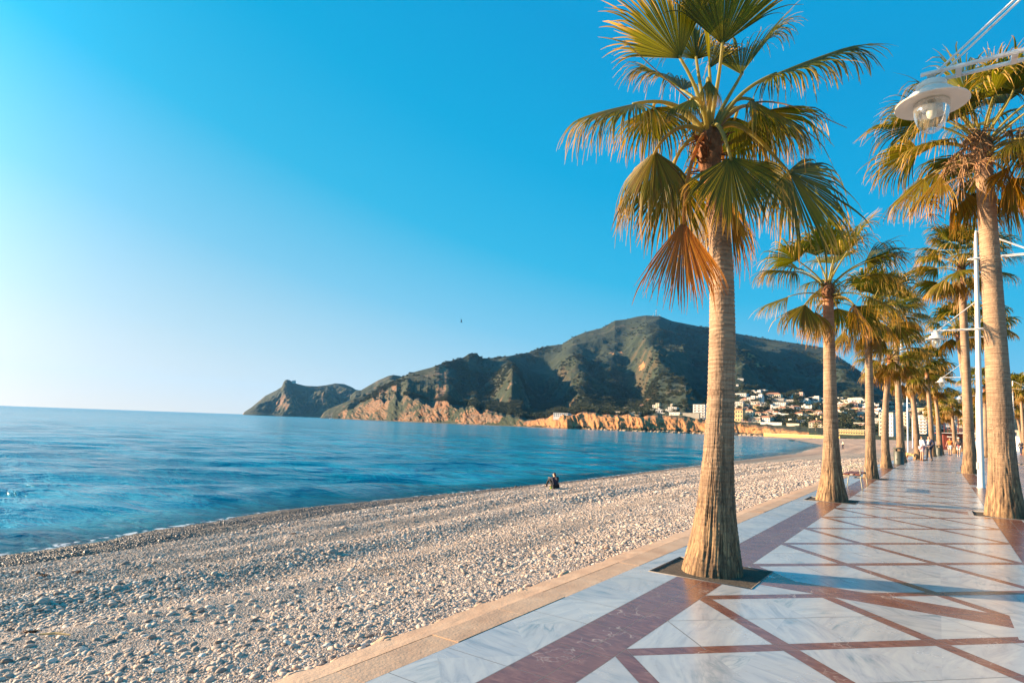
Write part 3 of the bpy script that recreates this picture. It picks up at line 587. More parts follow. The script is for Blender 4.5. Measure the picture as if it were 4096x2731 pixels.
ok=(rng.random(60000)<np.clip((wood)*2.2,.02,1))&~((a_>-21.5)&(tt_<.30)&(rng.random(60000)<.86))&~((a_>-34)&(a_<-21)&(tt_<.06))&(tt_>.028+.012*(a_>-34))&~((a_<-34)&(zA<SEA_Z+np.interp(a_,AZf,HC)*1.25))
xA,yA=xA[ok][:24000],yA[ok][:24000]; zA=np.array([hill_height(p,q) for p,q in zip(xA,yA)])
me=D.meshes.new('pine_wood_points'); me.vertices.add(len(xA)); me.vertices.foreach_set('co',np.c_[xA,yA,zA-.3].astype(np.float32).ravel())
fattr(me,'psize',rng.uniform(2.2,5.2,len(xA))); wood_o=struct(link('pine_wood',me),'stuff'); wood_o['label']='dark green pines and scrub massed over the slopes of the hill'
ng=D.node_groups.new('wood_scatter','GeometryNodeTree')
ng.interface.new_socket('Geometry',in_out='INPUT',socket_type='NodeSocketGeometry'); ng.interface.new_socket('Geometry',in_out='OUTPUT',socket_type='NodeSocketGeometry')
gi=ng.nodes.new('NodeGroupInput'); go=ng.nodes.new('NodeGroupOutput'); G=lambda n:ng.nodes.new(n); Lk=ng.links.new
g2i=G('GeometryNodeGeometryToInstance')
for o in cl:
    oi_=G('GeometryNodeObjectInfo'); oi_.inputs['Object'].default_value=o; Lk(oi_.outputs['Geometry'],g2i.inputs[0])
iop=G('GeometryNodeInstanceOnPoints'); iop.inputs['Pick Instance'].default_value=True
na=G('GeometryNodeInputNamedAttribute'); na.data_type='FLOAT'; na.inputs['Name'].default_value='psize'
rv=G('FunctionNodeRandomValue'); rv.data_type='FLOAT_VECTOR'; rv.inputs[0].default_value=(0,0,0); rv.inputs[1].default_value=(.1,.1,6.283)
e2r=G('FunctionNodeEulerToRotation'); Lk(rv.outputs[0],e2r.inputs[0])
Lk(gi.outputs[0],iop.inputs['Points']); Lk(g2i.outputs[0],iop.inputs['Instance']); Lk(na.outputs[0],iop.inputs['Scale']); Lk(e2r.outputs[0],iop.inputs['Rotation']); Lk(iop.outputs[0],go.inputs[0])
wood_o.modifiers.new('scatter','NODES').node_group=ng
for o in cl: COL.objects.unlink(o)

# ============================================================ PALMS
def leaf_mat():
    t=NT('palm_leaf'); a=t.n('Attribute',attribute_name='leaf'); sp=t.n('SeparateColor',{0:a.outputs['Color']}); s_,dry,rn=sp.outputs[0],sp.outputs[1],sp.outputs[2]
    g=t.mix(rn,(.014,.032,.003),(.125,.14,.006)); g=t.mix(t.ma('MULTIPLY',t.noise(t.obj(),3.,3),.4),g,(.19,.16,.010))
    tip=t.ramp(t.ma('ADD',s_,t.ma('MULTIPLY',t.ma('SUBTRACT',rn,.5),.25)),[(.70,0),(.97,1)]); g=t.mix(tip,g,t.mix(rn,(.34,.17,.022),(.50,.31,.085)))
    g=t.mix(t.ma('GREATER_THAN',s_,2.),g,(.27,.25,.075))
    c=t.mix(dry,g,t.mix(rn,(.24,.075,.012),(.40,.165,.035)))
    p=t.bsdf(c,.45,out=False,Specular_IOR_Level=.3); tr=t.n('BsdfTranslucent',{'Color':t.mix(1.,c,(2.7,2.3,.9),'MULTIPLY')}).outputs[0]
    mx=t.n('MixShader'); mx.inputs[0].default_value=.36; t.t.links.new(p,mx.inputs[1]); t.t.links.new(tr,mx.inputs[2]); return t.out(mx.outputs[0])
M_leaf=leaf_mat()
def trunk_mat():
    t=NT('palm_trunk'); o=t.obj(); zz=t.n('SeparateXYZ',{0:o}).outputs[2]; a=t.n('Attribute',attribute_name='wear'); sp=t.n('SeparateColor',{0:a.outputs['Color']}); crack,low,red=sp.outputs[0],sp.outputs[1],sp.outputs[2]
    ring=t.noise(t.scale(o,(1.2,1.2,16)),2.6,5,.35,.6); blot=t.noise(o,2.3,5)
    c=t.ramp(ring,[(.3,(.19,.115,.070)),(.5,(.34,.225,.14)),(.7,(.45,.32,.205))])
    vert=t.noise(t.scale(o,(24,24,1.6)),1.,5,.5); lowc=t.ramp(vert,[(.32,(.055,.03,.016)),(.5,(.26,.155,.075)),(.66,(.44,.285,.14))])
    c=t.mix(low,c,lowc)
    vc=t.n('TexVoronoi',{0:t.n('VectorMath',{0:t.scale(o,(17,17,1.1)),1:t.n('TexNoise',{'Vector':o,'Scale':4.,'Detail':3}).outputs['Color']},operation='ADD').outputs[0],'Scale':1.6},feature='DISTANCE_TO_EDGE').outputs['Distance']
    fine=t.ma('MULTIPLY',t.ramp(vc,[(0,1),(.05,.6),(.11,0)]),t.ma('MULTIPLY',t.ramp(t.n('MapRange',{0:zz,1:0.,2:3.6}).outputs[0],[(0,1),(.55,.8),(1,0)]),t.ramp(t.noise(o,2.6,3),[(.36,0),(.52,1)])))
    c=t.mix(t.ma('MULTIPLY',fine,.8),c,(.05,.03,.018)); c=t.mix(t.ma('MULTIPLY',t.ramp(blot,[(.46,0),(.66,1)]),.55),c,(.15,.095,.058))
    c=t.mix(t.ma('MULTIPLY',crack,.85),c,(.045,.027,.016)); c=t.mix(red,c,t.mix(t.noise(t.scale(o,(6,6,2)),3,3),(.30,.085,.03),(.48,.19,.08)))
    b=t.bump(t.ma('ADD',t.ma('MULTIPLY',t.noise(t.scale(o,(2,2,22)),4,4),1.-0.),t.ma('MULTIPLY',t.noise(o,26,4),.6)),.55,.012); t.bsdf(c,.85,b); return t.m
M_trunk=trunk_mat()
M_fibre=simple('crown_fibre',(.17,.075,.032),.9,12,.6,.8); M_stalk=simple('fruit_stalk',(.30,.17,.08),.8,9,.4)
def blade(mb,A,H,T,N,Rb,nseg,half,g,fold,rs,dry,m_=9,pleat=.5,ruf=1.):
    """fan leaf: pleated joined palm that splits into hanging tips"""
    T=T/np.linalg.norm(T); N=N-T*(N@T); N/=np.linalg.norm(N); S=np.cross(N,T); dph=2*half/nseg
    ph=-half+dph*(np.arange(nseg)+.5); L=Rb*(.62+.38*np.cos(ph*.72))*(1+.09*rs.normal(size=nseg))
    d=np.cos(ph)[:,None]*T+np.sin(ph)[:,None]*S+fold*(np.abs(np.sin(ph))**1.3)[:,None]*N+.005*rs.normal(size=(nseg,3)); d/=np.linalg.norm(d,axis=1)[:,None]
    st=np.linspace(0,1,m_)**.92; sj=np.clip(.76-.30*g+.05*rs.normal(size=nseg)-.10*np.abs(ph)/half,.4,.8); gs=g*np.clip(1+.55*rs.normal(size=nseg),.3,3); pos=np.repeat([H],nseg,0)+d*0.; rn=rs.random(nseg)
    # drooping of the whole blade follows its length, free tips droop much more
    side=np.sign(ph)*np.abs(np.sin(ph))
    Vs=[];Cs=[]
    for j in range(m_):
        s=st[j]
        if j>0:
            ds=st[j]-st[j-1]; free=np.clip((s-sj)/.18,0,1)
            bend=(.5*g*s*ds*2+free*gs*ds*8.5*(.6+.8*s))[:,None]
            d=d+bend*np.array([0,0,-1.])*(1.-.0*ruf); d+=free[:,None]*.08*rs.normal(size=(nseg,3))*ruf; d/=np.linalg.norm(d,axis=1)[:,None]; pos=pos+d*(L*ds)[:,None]
        w=np.where(s<=sj,s,sj*np.clip(1-((s-sj)/(1-sj+1e-6))**1.5*.96,0,1)*.86)*L*math.tan(dph/2)*1.06+.0012
        C=np.cross(d,N); nn=np.linalg.norm(C,axis=1)[:,None]; C=np.where(nn<.15,S,C/np.maximum(nn,1e-5)); Nn=np.cross(C,d)
        Vs.append(np.stack([pos-C*w[:,None],pos+Nn*(w*pleat*1.2)[:,None],pos+C*w[:,None]],1))
        Cs.append(np.stack([np.full(nseg,s),np.clip(dry+.12*rs.normal(size=nseg)*(dry>.02),0,1),rn],1))
    V=np.array(Vs) # m,nseg,3,3
    V=V.transpose(1,0,2,3).reshape(-1,3); C=np.repeat(np.array(Cs).transpose(1,0,2)[:,:,None,:],3,2).reshape(-1,3)
    k=np.arange(nseg)[:,None]*m_*3+np.arange(m_-1)[None]*3; k=k.ravel(); F=np.concatenate([np.c_[k,k+1,k+4,k+3],np.c_[k+1,k+2,k+5,k+4]])
    mb.add(V,F); A.append(C)
def bez(P0,P1,P2,P3,n):
    u=np.linspace(0,1,n)[:,None]; return (1-u)**3*P0+3*(1-u)**2*u*P1+3*(1-u)*u*u*P2+u**3*P3
def petiole(mb,A,P0,P1,P2,P3,r0,r1,dry,n=9,sides=5):
    P=bez(P0,P1,P2,P3,n); n0=mb.n; r=np.linspace(r0,r1,n); r[0]*=1.7; mb.tube(P,r,sides); c=np.tile([3.,dry,.95],(mb.n-n0,1)); A.append(c)
def finish(name,mb,A,parent=None):
    me=mb.mesh(name,M_leaf,True); cattr(me,'leaf',np.vstack(A)); return me
def frond_std(el,rs,nseg,Lp=1.15,Rb=1.1,dry=0.,m_=9,g=None,sides=5):
    """library frond growing along +X from a hub at the origin, el = rise of the blade in degrees"""
    e=R(el); mb=MB();A=[]; e0=R(max(el,8)*.4+48) if el>-20 else R(18)
    d0=np.array([math.cos(e0),0,math.sin(e0)]); d1=np.array([math.cos(e),0,math.sin(e)])
    H=d0*Lp*.52+d1*Lp*.52+np.array([0,rs.normal()*.1,0]); tw=rs.normal()*.35
    petiole(mb,A,d0*.03,d0*Lp*.4,H-d1*Lp*.35,H+d1*.03,.026,.015,dry*.8,8,sides)
    g=(.34+.22*max(0,math.cos(e))) if g is None else g
    N=np.array([-math.sin(e),0,math.cos(e)]); N=N*math.cos(tw)+np.array([0,1,0])*math.sin(tw)
    blade(mb,A,H,d1,N,Rb,nseg,R(72) if el>-40 else R(60),g,.28 if el>25 else (-.12 if el>-35 else -.55),rs,dry,m_)
    return finish('frond',mb,A)
def trunk_mesh(path,rad,nz,nth,seed,flare_cracks=True,red_top=.0):
    """path: list of (x,y,z) local; rad: list of radii"""
    path=np.array(path,float); rad=np.array(rad,float); L=path[:,2]; zq=np.linspace(0,L[-1],nz)
    def sm(v): 
        q=np.interp(zq,L,v); k=max(3,nz//14)|1; pad=np.pad(q,(k//2,k//2),'edge'); q2=np.convolve(pad,np.ones(k)/k,'valid'); return q2
    cx,cy,rr=sm(path[:,0]),sm(path[:,1]),sm(rad); th=np.linspace(0,2*math.pi,nth,endpoint=False); ZZ,TH=np.meshgrid(zq,th,indexing='ij')
    RRr=rr[:,None]*np.ones_like(TH); ct,st=np.cos(TH),np.sin(TH)
    low=np.clip(1.15-ZZ/1.7,0,1)*flare_cracks
    n_=pn(ct*rr.max()*26+seed+.35*pn(ZZ*3,TH),st*rr.max()*26,ZZ*1.1); crack=np.clip(1-np.abs(n_)*6.5,0,1)**1.3*np.clip(.25+low,0,1)*np.clip(pn(ct*3+seed,st*3,ZZ*.9)*2.2+.75,0,1)*np.clip(1.9-ZZ*.45,0,1)
    rings=.003*np.sin(ZZ*2*math.pi/.048+2.5*pn(ct*1.2,st*1.2,ZZ*4+seed)+1.2*pn(ct*5,st*5,ZZ*6))*(1-.6*low)+.004*pn(ct*6,st*6,ZZ*24)
    RRr=RRr*(1+.035*pn(ct*1.1+seed,st*1.1,ZZ*.9))+rings-.017*crack*np.clip(rr[:,None]/.2,0,1.4)+.006*pn(ct*9,st*9,ZZ*5)*low
    P=np.dstack([cx[:,None]+RRr*ct,cy[:,None]+RRr*st,ZZ-.03]); P=np.concatenate([P,P[:,:1]],1)
    me=fastgrid('trunk',P,M_trunk,flip=True)
    red=np.clip((ZZ-(L[-1]-red_top))/.35,0,1)*(red_top>0)*np.clip(.75+pn(ct*2,st*2,ZZ*3),0,1)
    ct3=np.stack([crack,low,red],-1); ct3=np.concatenate([ct3,ct3[:,:1]],1).reshape(-1,3); cattr(me,'wear',ct3); return me
def fibre_mb(c,r,h,rs,n=26):
    mb=MB(); mb.lathe([(r*.9,-h*.55),(r*1.15,-h*.3),(r*1.22,0),(r*1.1,h*.3),(r*.6,h*.6),(.01,h*.7)],12,c)
    for k in range(n):
        a=rs.uniform(0,6.28); z0=rs.uniform(-h*.55,h*.35); el=rs.uniform(-.5,1.0); L=rs.uniform(.10,.24)*r/.13; d=np.array([math.cos(a)*math.cos(el),math.sin(a)*math.cos(el),math.sin(el)]); p=np.array(c)+np.array([math.cos(a)*r,math.sin(a)*r,z0])
        s=np.array([-math.sin(a),math.cos(a),0]); w=rs.uniform(.02,.045)*r/.13; mb.add([p-s*w,p+s*w,p+d*L+s*w*.3,p+d*L-s*w*.3,p+d*L*.5+np.array([0,0,w*.5])],[(0,1,4),(1,2,4),(2,3,4),(3,0,4)])
    return mb
PALM_G='tall fan palms lining the promenade'
# ---- the nearest palm: every frond shaped one by one
t1=thing('fan_palm','nearest fan palm with flared cracked trunk in the first square pit beside the pebble beach','palm tree',(-2.14,7.17,0),0,PALM_G)
O1=np.array([-2.14,7.17,0.])
prof=[(0,.345),(.1,.325),(.35,.272),(.8,.208),(1.3,.174),(2.0,.152),(2.8,.145),(3.4,.137),(4.0,.124),(4.5,.111),(4.75,.108)]
px1=[0,.0,.02,.03,.045,.07,.08,.075,.05,.0,-.06]
link('trunk',trunk_mesh([(x,.05*math.sin(z*.8),z) for (z,_),x in zip(prof,px1)],[r for _,r in prof],620,200,1.3,True,.75),t1)
hub=at_depth(1630*1.7415,322*1.7415,7.13)-O1; hub[2]=4.98
mbf=fibre_mb(hub+np.array([0,0,-.12]),.115,.5,np.random.default_rng(1),46); part('crown_fibre',mbf,[M_fibre],t1)
UPV=np.array([0,0,1.]); TC_=-CF # toward the camera
def zp(x,y,d): return at_depth(2200+x*.797,y*.797,d)-O1
# hastula px, tip px, depth at hastula, depth at tip, facing (mix of toward-camera, up), radius, droop, dryness, half fan, fold
F1=[((655,295),(440,-40),7.0,6.9,(.9,.25),1.05,.14,0,70,.10),
((865,225),(900,-230),7.0,6.8,(.95,.1),1.05,.12,0,66,.12),
((800,345),(770,60),7.25,7.5,(-.2,1.),.80,.30,0,50,.7),
((735,300),(700,20),7.5,7.8,(-.6,.6),.85,.35,0,60,.5),
((960,375),(1110,95),7.35,7.6,(.15,.9),.95,.42,0,72,.6),
((1120,375),(1590,190),6.9,6.7,(.45,1.),1.25,.42,0,104,-.05),
((1010,500),(1385,700),7.0,6.8,(.35,1.),1.15,.62,.05,100,-.25),
((930,590),(850,760),7.7,8.1,(-.6,.7),1.0,.5,0,95,-.1),
((1195,860),(1480,1150),7.2,7.15,(.75,.7),1.35,.40,0,104,.02),
((1090,800),(1190,1060),7.6,7.8,(.3,.9),1.1,.55,.15,95,-.2),
((905,790),(985,1130),6.7,6.6,(.92,.25),.92,.26,.02,84,.06),
((668,1110),(680,1480),6.75,6.7,(.9,.15),1.0,.2,.85,48,-.25),
((618,850),(625,1180),7.2,7.25,(.8,.2),1.05,.30,.08,80,-.15),
((528,760),(360,1180),6.95,6.85,(.35,.85),1.10,.85,.18,84,-.55),
((430,520),(70,600),6.95,6.8,(.35,1.),1.12,.62,.04,104,-.15),
((520,540),(560,680),7.6,8.1,(-.3,1.),.95,.6,.1,95,-.1),
((715,495),(560,600),6.75,6.5,(.4,1.),.5,.5,0,60,-.2),
((670,455),(490,345),7.75,8.0,(.3,.7),.98,.45,0,90,.2),
((795,400),(835,600),6.7,6.3,(.3,1.),.42,.7,.05,36,-.4),
((770,1010),(700,1180),7.5,7.6,(.3,.8),.9,.4,.35,75,-.3),
((900,1000),(925,1240),7.5,7.6,(.5,.5),1.0,.35,.55,55,-.4),
((1060,560),(1200,700),7.6,8.1,(-.2,1.),1.1,.6,.1,95,-.2),
]
for i,(h,tp,dh,dt_,(fc,fu),Rb,g,dry,half,fold) in enumerate(F1):
    rs=np.random.default_rng(100+i); H=zp(*h,dh); Tp=zp(*tp,dt_); T=Tp-H; T/=np.linalg.norm(T); N=TC_*fc+UPV*fu
    mb=MB();A=[]; hv=H-hub; P0=hub+np.array([hv[0]*.05,hv[1]*.05,-.02+.1*rs.random()]); L=np.linalg.norm(hv)
    up=.42 if hv[2]<.1 else .35; P1=P0+np.array([hv[0]*.25,hv[1]*.25,up*L*(1 if hv[2]>-.6 else .45)]); P2=H-T*L*.38
    petiole(mb,A,P0,P1,P2,H+T*.04,.029,.017,dry*.9,14,7)
    blade(mb,A,H,T,N,Rb*.93,70,R(half*.86),g,fold,rs,dry,12)
    o=link('frond',finish('frond',mb,A),t1)
    if dry>.5: o['label']='dead orange frond hanging against the trunk'
# bare flower stalks
for (a,b,da,db) in (((700,520),(372,205),7.0,6.7),((1090,462),(1490,642),6.95,6.6)):
    P=bez(hub,hub+(zp(*a,da)-hub)*.6+np.array([0,0,.25]),zp(*a,da),zp(*b,db),16); mb=MB(); mb.tube(P,np.linspace(.016,.004,16),6); part('fruit_stalk',mb,[M_stalk],t1)

# ---- frond library shared by the other palms
ELS=[(80,0,.8,.95),(62,0,1.0,1.05),(45,0,1.1,1.1),(28,0,1.15,1.15),(12,0,1.2,1.15),(-4,.03,1.2,1.15),(-20,.08,1.15,1.15),(-36,.15,1.05,1.1),(-55,.3,.95,1.1),(-72,.4,.85,1.05)]
def library(nseg,m_,var,sides): return [[frond_std(e,np.random.default_rng(1000+i*10+v+nseg),nseg,lp,rb,dr,m_,None,sides) for v in range(var)] for i,(e,dr,lp,rb) in enumerate(ELS)]
LIB_HI=library(52,9,3,6); LIB_MID=library(38,8,2,5); LIB_LO=library(18,6,2,4)
def joined_crown(lib,rots,name):
    """one crown mesh for palms too far to show their single fronds"""
    vs=[];fs=[];cs=[];n=0
    for me,M in rots:
        nv=len(me.vertices); co=np.empty(nv*3,np.float32); me.vertices.foreach_get('co',co); co=np.c_[co.reshape(-1,3),np.ones(nv)]@np.array(M).T
        vs.append(co[:,:3]); c=np.empty(nv*4,np.float32); me.attributes['leaf'].data.foreach_get('color',c); cs.append(c.reshape(-1,4)[:,:3])
        fs+= [tuple(v+n for v in p.vertices) for p in me.polygons]; n+=nv
    mb=MB(); mb.add(np.vstack(vs),fs); me=mb.mesh(name,M_leaf,True); cattr(me,'leaf',np.vstack(cs)); return me
def placements(seed,scale,dense=1.,skirt=1.):
    rs=np.random.default_rng(seed); out=[]; counts=[2,3,4,5,5,5,5,4,4*skirt,3*skirt]
    for i,c in enumerate(counts):
        a0=rs.uniform(0,6.28); c=int(round(c*dense))
        for k in range(c):
            a=a0+k*6.283/max(c,1)+rs.normal()*.25; s=scale*rs.uniform(.88,1.1)
            out.append((i,rs.integers(0,9),Matrix.Rotation(a,4,'Z')@Matrix.Rotation(rs.normal()*.12,4,'Y')@Matrix.Rotation(rs.normal()*.15,4,'X')@Matrix.Scale(s,4),-.06*i*scale+.12))
    return out
def palm(x,y,hubp,r0,r1,scale,seed,label,lib=None,nz=240,nth=64,group=PALM_G,skirt=1.,bow=0.,dense=1.,fruit=0,crown=False,red=.7):
    root=thing('fan_palm',label,'palm tree',(x,y,0),0,group); hx,hy,hz=hubp[0]-x,hubp[1]-y,hubp[2]
    QS=(0,.03,.08,.17,.3,.6,.85,1.); zs_=np.array(QS)*(hz-.25); cx=[hx*(q**1.3)+bow*math.sin(q*math.pi) for q in QS]; cy=[hy*(q**1.3) for q in QS]
    rr=[r0,r0*.9,r0*.74,(r0*.55+r1*.75)*.72,r1*1.38,r1*1.14,r1*1.03,r1*.95]
    link('trunk',trunk_mesh(list(zip(cx,cy,zs_)),rr,nz,nth,seed*1.7,True,red),root)
    rs=np.random.default_rng(seed); hub=(hx,hy,hz-.1)
    if crown is False:
        part('crown_fibre',fibre_mb(hub,r1*.98,.5*scale,rs,24),[M_fibre],root)
        for i,v,M,dz in placements(seed,scale,dense,skirt):
            me=lib[i][v%len(lib[i])]; o=link('frond',me,root); o.matrix_local=Matrix.Translation((hx,hy,hz+dz))@M
    else:
        o=link('crown',crown,root); o.location=(hx,hy,hz); o.rotation_euler=(0,0,seed*1.9); o.scale=(scale,)*3
    for k in range(fruit):
        a=rs.uniform(0,6.28) if k else -.6; mb=MB(); d=np.array([math.cos(a),math.sin(a),0]); Hh=np.array(hub)
        P=bez(Hh,Hh+d*.5+UPV*.5,Hh+d*1.1+UPV*.1,Hh+d*1.35-UPV*1.0,12); mb.tube(P,np.linspace(.018,.008,12),5)
        for j in range(130):
            q=P[rs.integers(4,12)]; dd=rs.normal(size=3); dd[2]-=1; dd/=np.linalg.norm(dd); Lq=rs.uniform(.15,.42); mb.tube([q,q+dd*Lq*.5,q+dd*Lq-UPV*.08],[.007,.010,.006],4,False)
        part('seed_cluster',mb,[M_stalk],root)
    return root
def px_hub(px,py,x,y,dx=0):
    """hub above the base (x,y): height where the sight line passes the trunk's depth"""
    d=(np.array([x,y,0])-np.array([0,0,EYE]))@CF; d0=(x*math.sin(YAW)+y*math.cos(YAW)); v=ray(px,py); f=v[0]*math.sin(YAW)+v[1]*math.cos(YAW); p=np.array([0,0,EYE])+v*d0/f; return p
V_=1.7415
palm(-2.16,16.95,px_hub(1902*V_,662*V_,-2.16,16.95),.38,.125,.9,21,'second palm of the seaward row, standing just in front of the steel bench',LIB_HI,420,110,skirt=.5,dense=.62)
palm(1.15,16.9,px_hub(2258*V_,335*V_,1.15,16.9),.385,.165,1.12,22,'tallest near palm at the right edge, rising from the dark pit behind the hanging lantern',LIB_HI,560,120,fruit=4,skirt=.8,red=.5,dense=.95)
palm(-2.12,27.1,px_hub(3471,1262,-2.12,27.1),.29,.12,1.0,23,'third palm of the seaward row, right behind the steel bench',LIB_MID,260,64,skirt=.9,dense=.85)
palm(1.22,36.6,px_hub(3845,1068,1.22,36.6),.36,.15,1.2,24,'slender high palm on the landward side just left of the tall white lamp post',LIB_MID,300,56,skirt=.6,fruit=2)
palm(-2.2,37.0,px_hub(3560,1420,-2.2,37.0),.30,.125,.92,25,'fourth palm of the seaward row, leaning slightly, left of the first green bin',LIB_MID,200,44,skirt=1.,bow=-.12,dense=.95)
palm(-1.95,46.2,px_hub(3578,1262,-1.95,46.2),.34,.15,1.02,26,'fifth palm of the seaward row, its foot hidden by the first green bin',LIB_MID,200,44,skirt=1.,dense=.95)
far=[joined_crown(LIB_LO,[(LIB_LO[i][v%2],Matrix.Translation((0,0,dz))@M) for i,v,M,dz in placements(70+k,1.05,.95,sk)],'crown') for k,sk in enumerate((1.,.5,1.4))]
FARP=[(-1.22,53.8,3643,1492,1.15,'sixth palm of the seaward row, right behind the white-clad woman'),(-.42,65.4,3706,1468,1.2,'seventh palm of the seaward row, behind the man in the navy jacket'),(.18,73.6,3738,1535,1.1,'eighth palm of the seaward row, behind the second green bin'),
(1.55,85,3806,1616,1.05,'low bushy palm between the orange-clad walker and the walker in white shorts'),(2.1,57.,3828,1318,1.3,'high palm hidden to half its height behind the slender landward palm'),(4.4,62,3941,1303,1.3,'high palm standing straight behind the tallest near palm'),
(3.6,71,3938,1535,1.15,'mid-height landward palm seen just right of the tall white lamp post'),(8.5,96,4082,1560,1.3,'palm at the far right above the dark-clad walker'),(9.8,112,4062,1625,1.2,'thin far palm behind the right-hand walker'),(7.5,99,4052,1548,1.2,'palm directly behind the far white lamp post'),(6.4,101,4030,1600,1.1,'leaning palm beside the white tent wall'),
(6.1,128,3880,1668,1.2,'palm beyond the red kiosk'),(9.5,140,3925,1640,1.4,'palm behind the kiosk terrace on its right'),(13,150,3985,1640,1.5,'palm over the plaza beyond the tent wall'),(2.6,100,3772,1640,1.1,'palm on the sand left of the red kiosk'),(0,118,3745,1655,1.1,'palm on the sand behind the man in the navy jacket')]
for k,(x,y,px,py,s,lb) in enumerate(FARP):
    h=px_hub(px,py,x,y); palm(x,y,h,.33,.15,s*.86,31+k,lb,None,90,22,crown=far[k%3])

# ============================================================ STREET FURNITURE
def paint(name,c,rough=.35,rust=.0):
    t=NT(name); o=t.obj(); f=t.noise(o,3.,6); col=t.mix(t.ramp(f,[(.35,0),(.7,1)]),tuple(x*.86 for x in c),c)
    if rust: col=t.mix(t.ma('MULTIPLY',t.ramp(t.noise(o,7.,6,.3,.65),[(.56,0),(.66,1)]),rust),col,(.32,.15,.07))
    t.bsdf(col,t.ma('ADD',rough,t.ma('MULTIPLY',f,.15)),t.bump(t.noise(o,40,3),.08,.004)); return t.m
M_white=paint('white_paint',(.78,.77,.74),.3,.35); M_whitec=paint('white_enamel',(.80,.76,.69),.3,.06); M_galv=paint('galvanised_steel',(.44,.42,.29),.4)
t=NT('lantern_glass'); tr=t.n('BsdfTransparent',{'Color':(.93,.95,.94,1)}).outputs[0]; gl=t.n('BsdfGlossy',{'Roughness':.04,'Color':(1,1,1,1)}).outputs[0]; df=t.n('BsdfDiffuse',{'Color':(.6,.6,.55,1)}).outputs[0]
lw=t.n('LayerWeight',{'Blend':.35}).outputs['Fresnel']; a=t.n('MixShader',{0:t.ma('ADD',.06,t.ma('MULTIPLY',lw,.5))}); t.t.links.new(tr,a.inputs[1]); t.t.links.new(gl,a.inputs[2])
b=t.n('MixShader',{0:.14}); t.t.links.new(a.outputs[0],b.inputs[1]); t.t.links.new(df,b.inputs[2]); M_glass=t.out(b.outputs[0])
M_bulb=simple('lamp_bulb',(.75,.72,.62),.25,4,.05)
def lantern(parent,x,z,hi):
    s=D.objects.new('lantern',None); n=40 if hi else 20
    mb=MB(); mb.lathe([(.03,.0),(.03,-.035),(.125,-.045),(.137,-.06),(.137,-.105),(.128,-.112),(.128,-.118),(.14,-.126),(.14,-.15),(.20,-.165),(.215,-.18),(.215,-.235),(.225,-.245),(.33,-.268),(.334,-.276),(.326,-.283),(.24,-.27),(.225,-.262),(.21,-.262),(.16,-.255),(.155,-.248),(.02,-.245)],n,(x,0,z))
    h=part('lantern',mb,[M_whitec],parent,False)
    for p in h.data.polygons: p.use_smooth=True
    h.data.set_sharp_from_angle(angle=R(30)) if hasattr(h.data,'set_sharp_from_angle') else None
    mb=MB(); mb.lathe([(.158,-.262),(.165,-.30),(.162,-.36),(.148,-.43),(.12,-.50),(.08,-.555),(.035,-.582),(.002,-.588)],n,(x,0,z)); link('glass_globe',mb.mesh('glass_globe',M_glass,True),h)
    if hi:
        mb=MB(); mb.lathe([(.03,-.25),(.03,-.30),(.045,-.32),(.048,-.37),(.04,-.41),(.02,-.43),(.001,-.435)],18,(x,0,z)); link('bulb',mb.mesh('bulb',M_bulb,True),h)
def lamp_post(x,y,label,hi=True,mir=1,arms=((-1,5.38,1.17,.98),(1,7.82,1.66,.98)),rz=0.,base0=0.):
    root=thing('lamp_post',label,'lamp post',(x,y,base0),rz,'white lamp posts of the promenade'); n=28 if hi else 12
    mb=MB(); mb.lathe([(.12,0),(.12,.02),(.098,.03),(.098,1.35),(.092,1.42),(.082,2.9),(.078,5.3),(.064,7.0),(.056,8.72),(.05,8.80),(.001,8.81)],n); part('pole',mb,[M_whitec],root,True)
    mb=MB(); mb.box((-.095,-.02,.74),(.05,.14,.24)); part('hatch_box',mb,[M_white],root)
    for sgn,z,L,st in arms:
        mb=MB(); sx=sgn*mir
        for s in(-1,1):
            mb.tube([(-sx*.13,s*.095,z),(sx*(L+.09),s*.095,z)],.021,n//2)
        mb.tube(bez(np.array([-sx*.13,-.095,z]),np.array([-sx*.26,-.08,z]),np.array([-sx*.26,.08,z]),np.array([-sx*.13,.095,z]),9),.021,n//2)
        for q in(.42,.80): mb.box((sx*L*q,0,z),(.05,.21,.045))
        mb.box((sx*L,0,z-.004),(.07,.17,.04)); part('arm',mb,[M_white],root)
        mb=MB()
        for s in(-1,1): mb.tube([(0,s*.045,z+st),(sx*(L-.05),s*.07,z+.01)],.012,8)
        part('stay_rod',mb,[M_white],root); lantern(root,sx*L,z-.02,hi)
    return root
lamp_post(1.16,7.5,'nearest white lamp post past the right edge, lantern hanging before the tall palm')
lamp_post(1.16,26.0,'tall white lamp post standing clear between two landward palm trunks')
lamp_post(1.40,46.2,'third white lamp post in line, mostly hidden by the slender landward palm',False)
lamp_post(2.75,66.,'fourth white lamp post in line, only its seaward lantern clear of the trunks',False)
lamp_post(7.4,94,'far white lamp post standing out on the plaza at the right edge',False)
c=on_z(3632,1808,0); 
M_flag=simple('flagpole_white',(.8,.8,.78),.4)
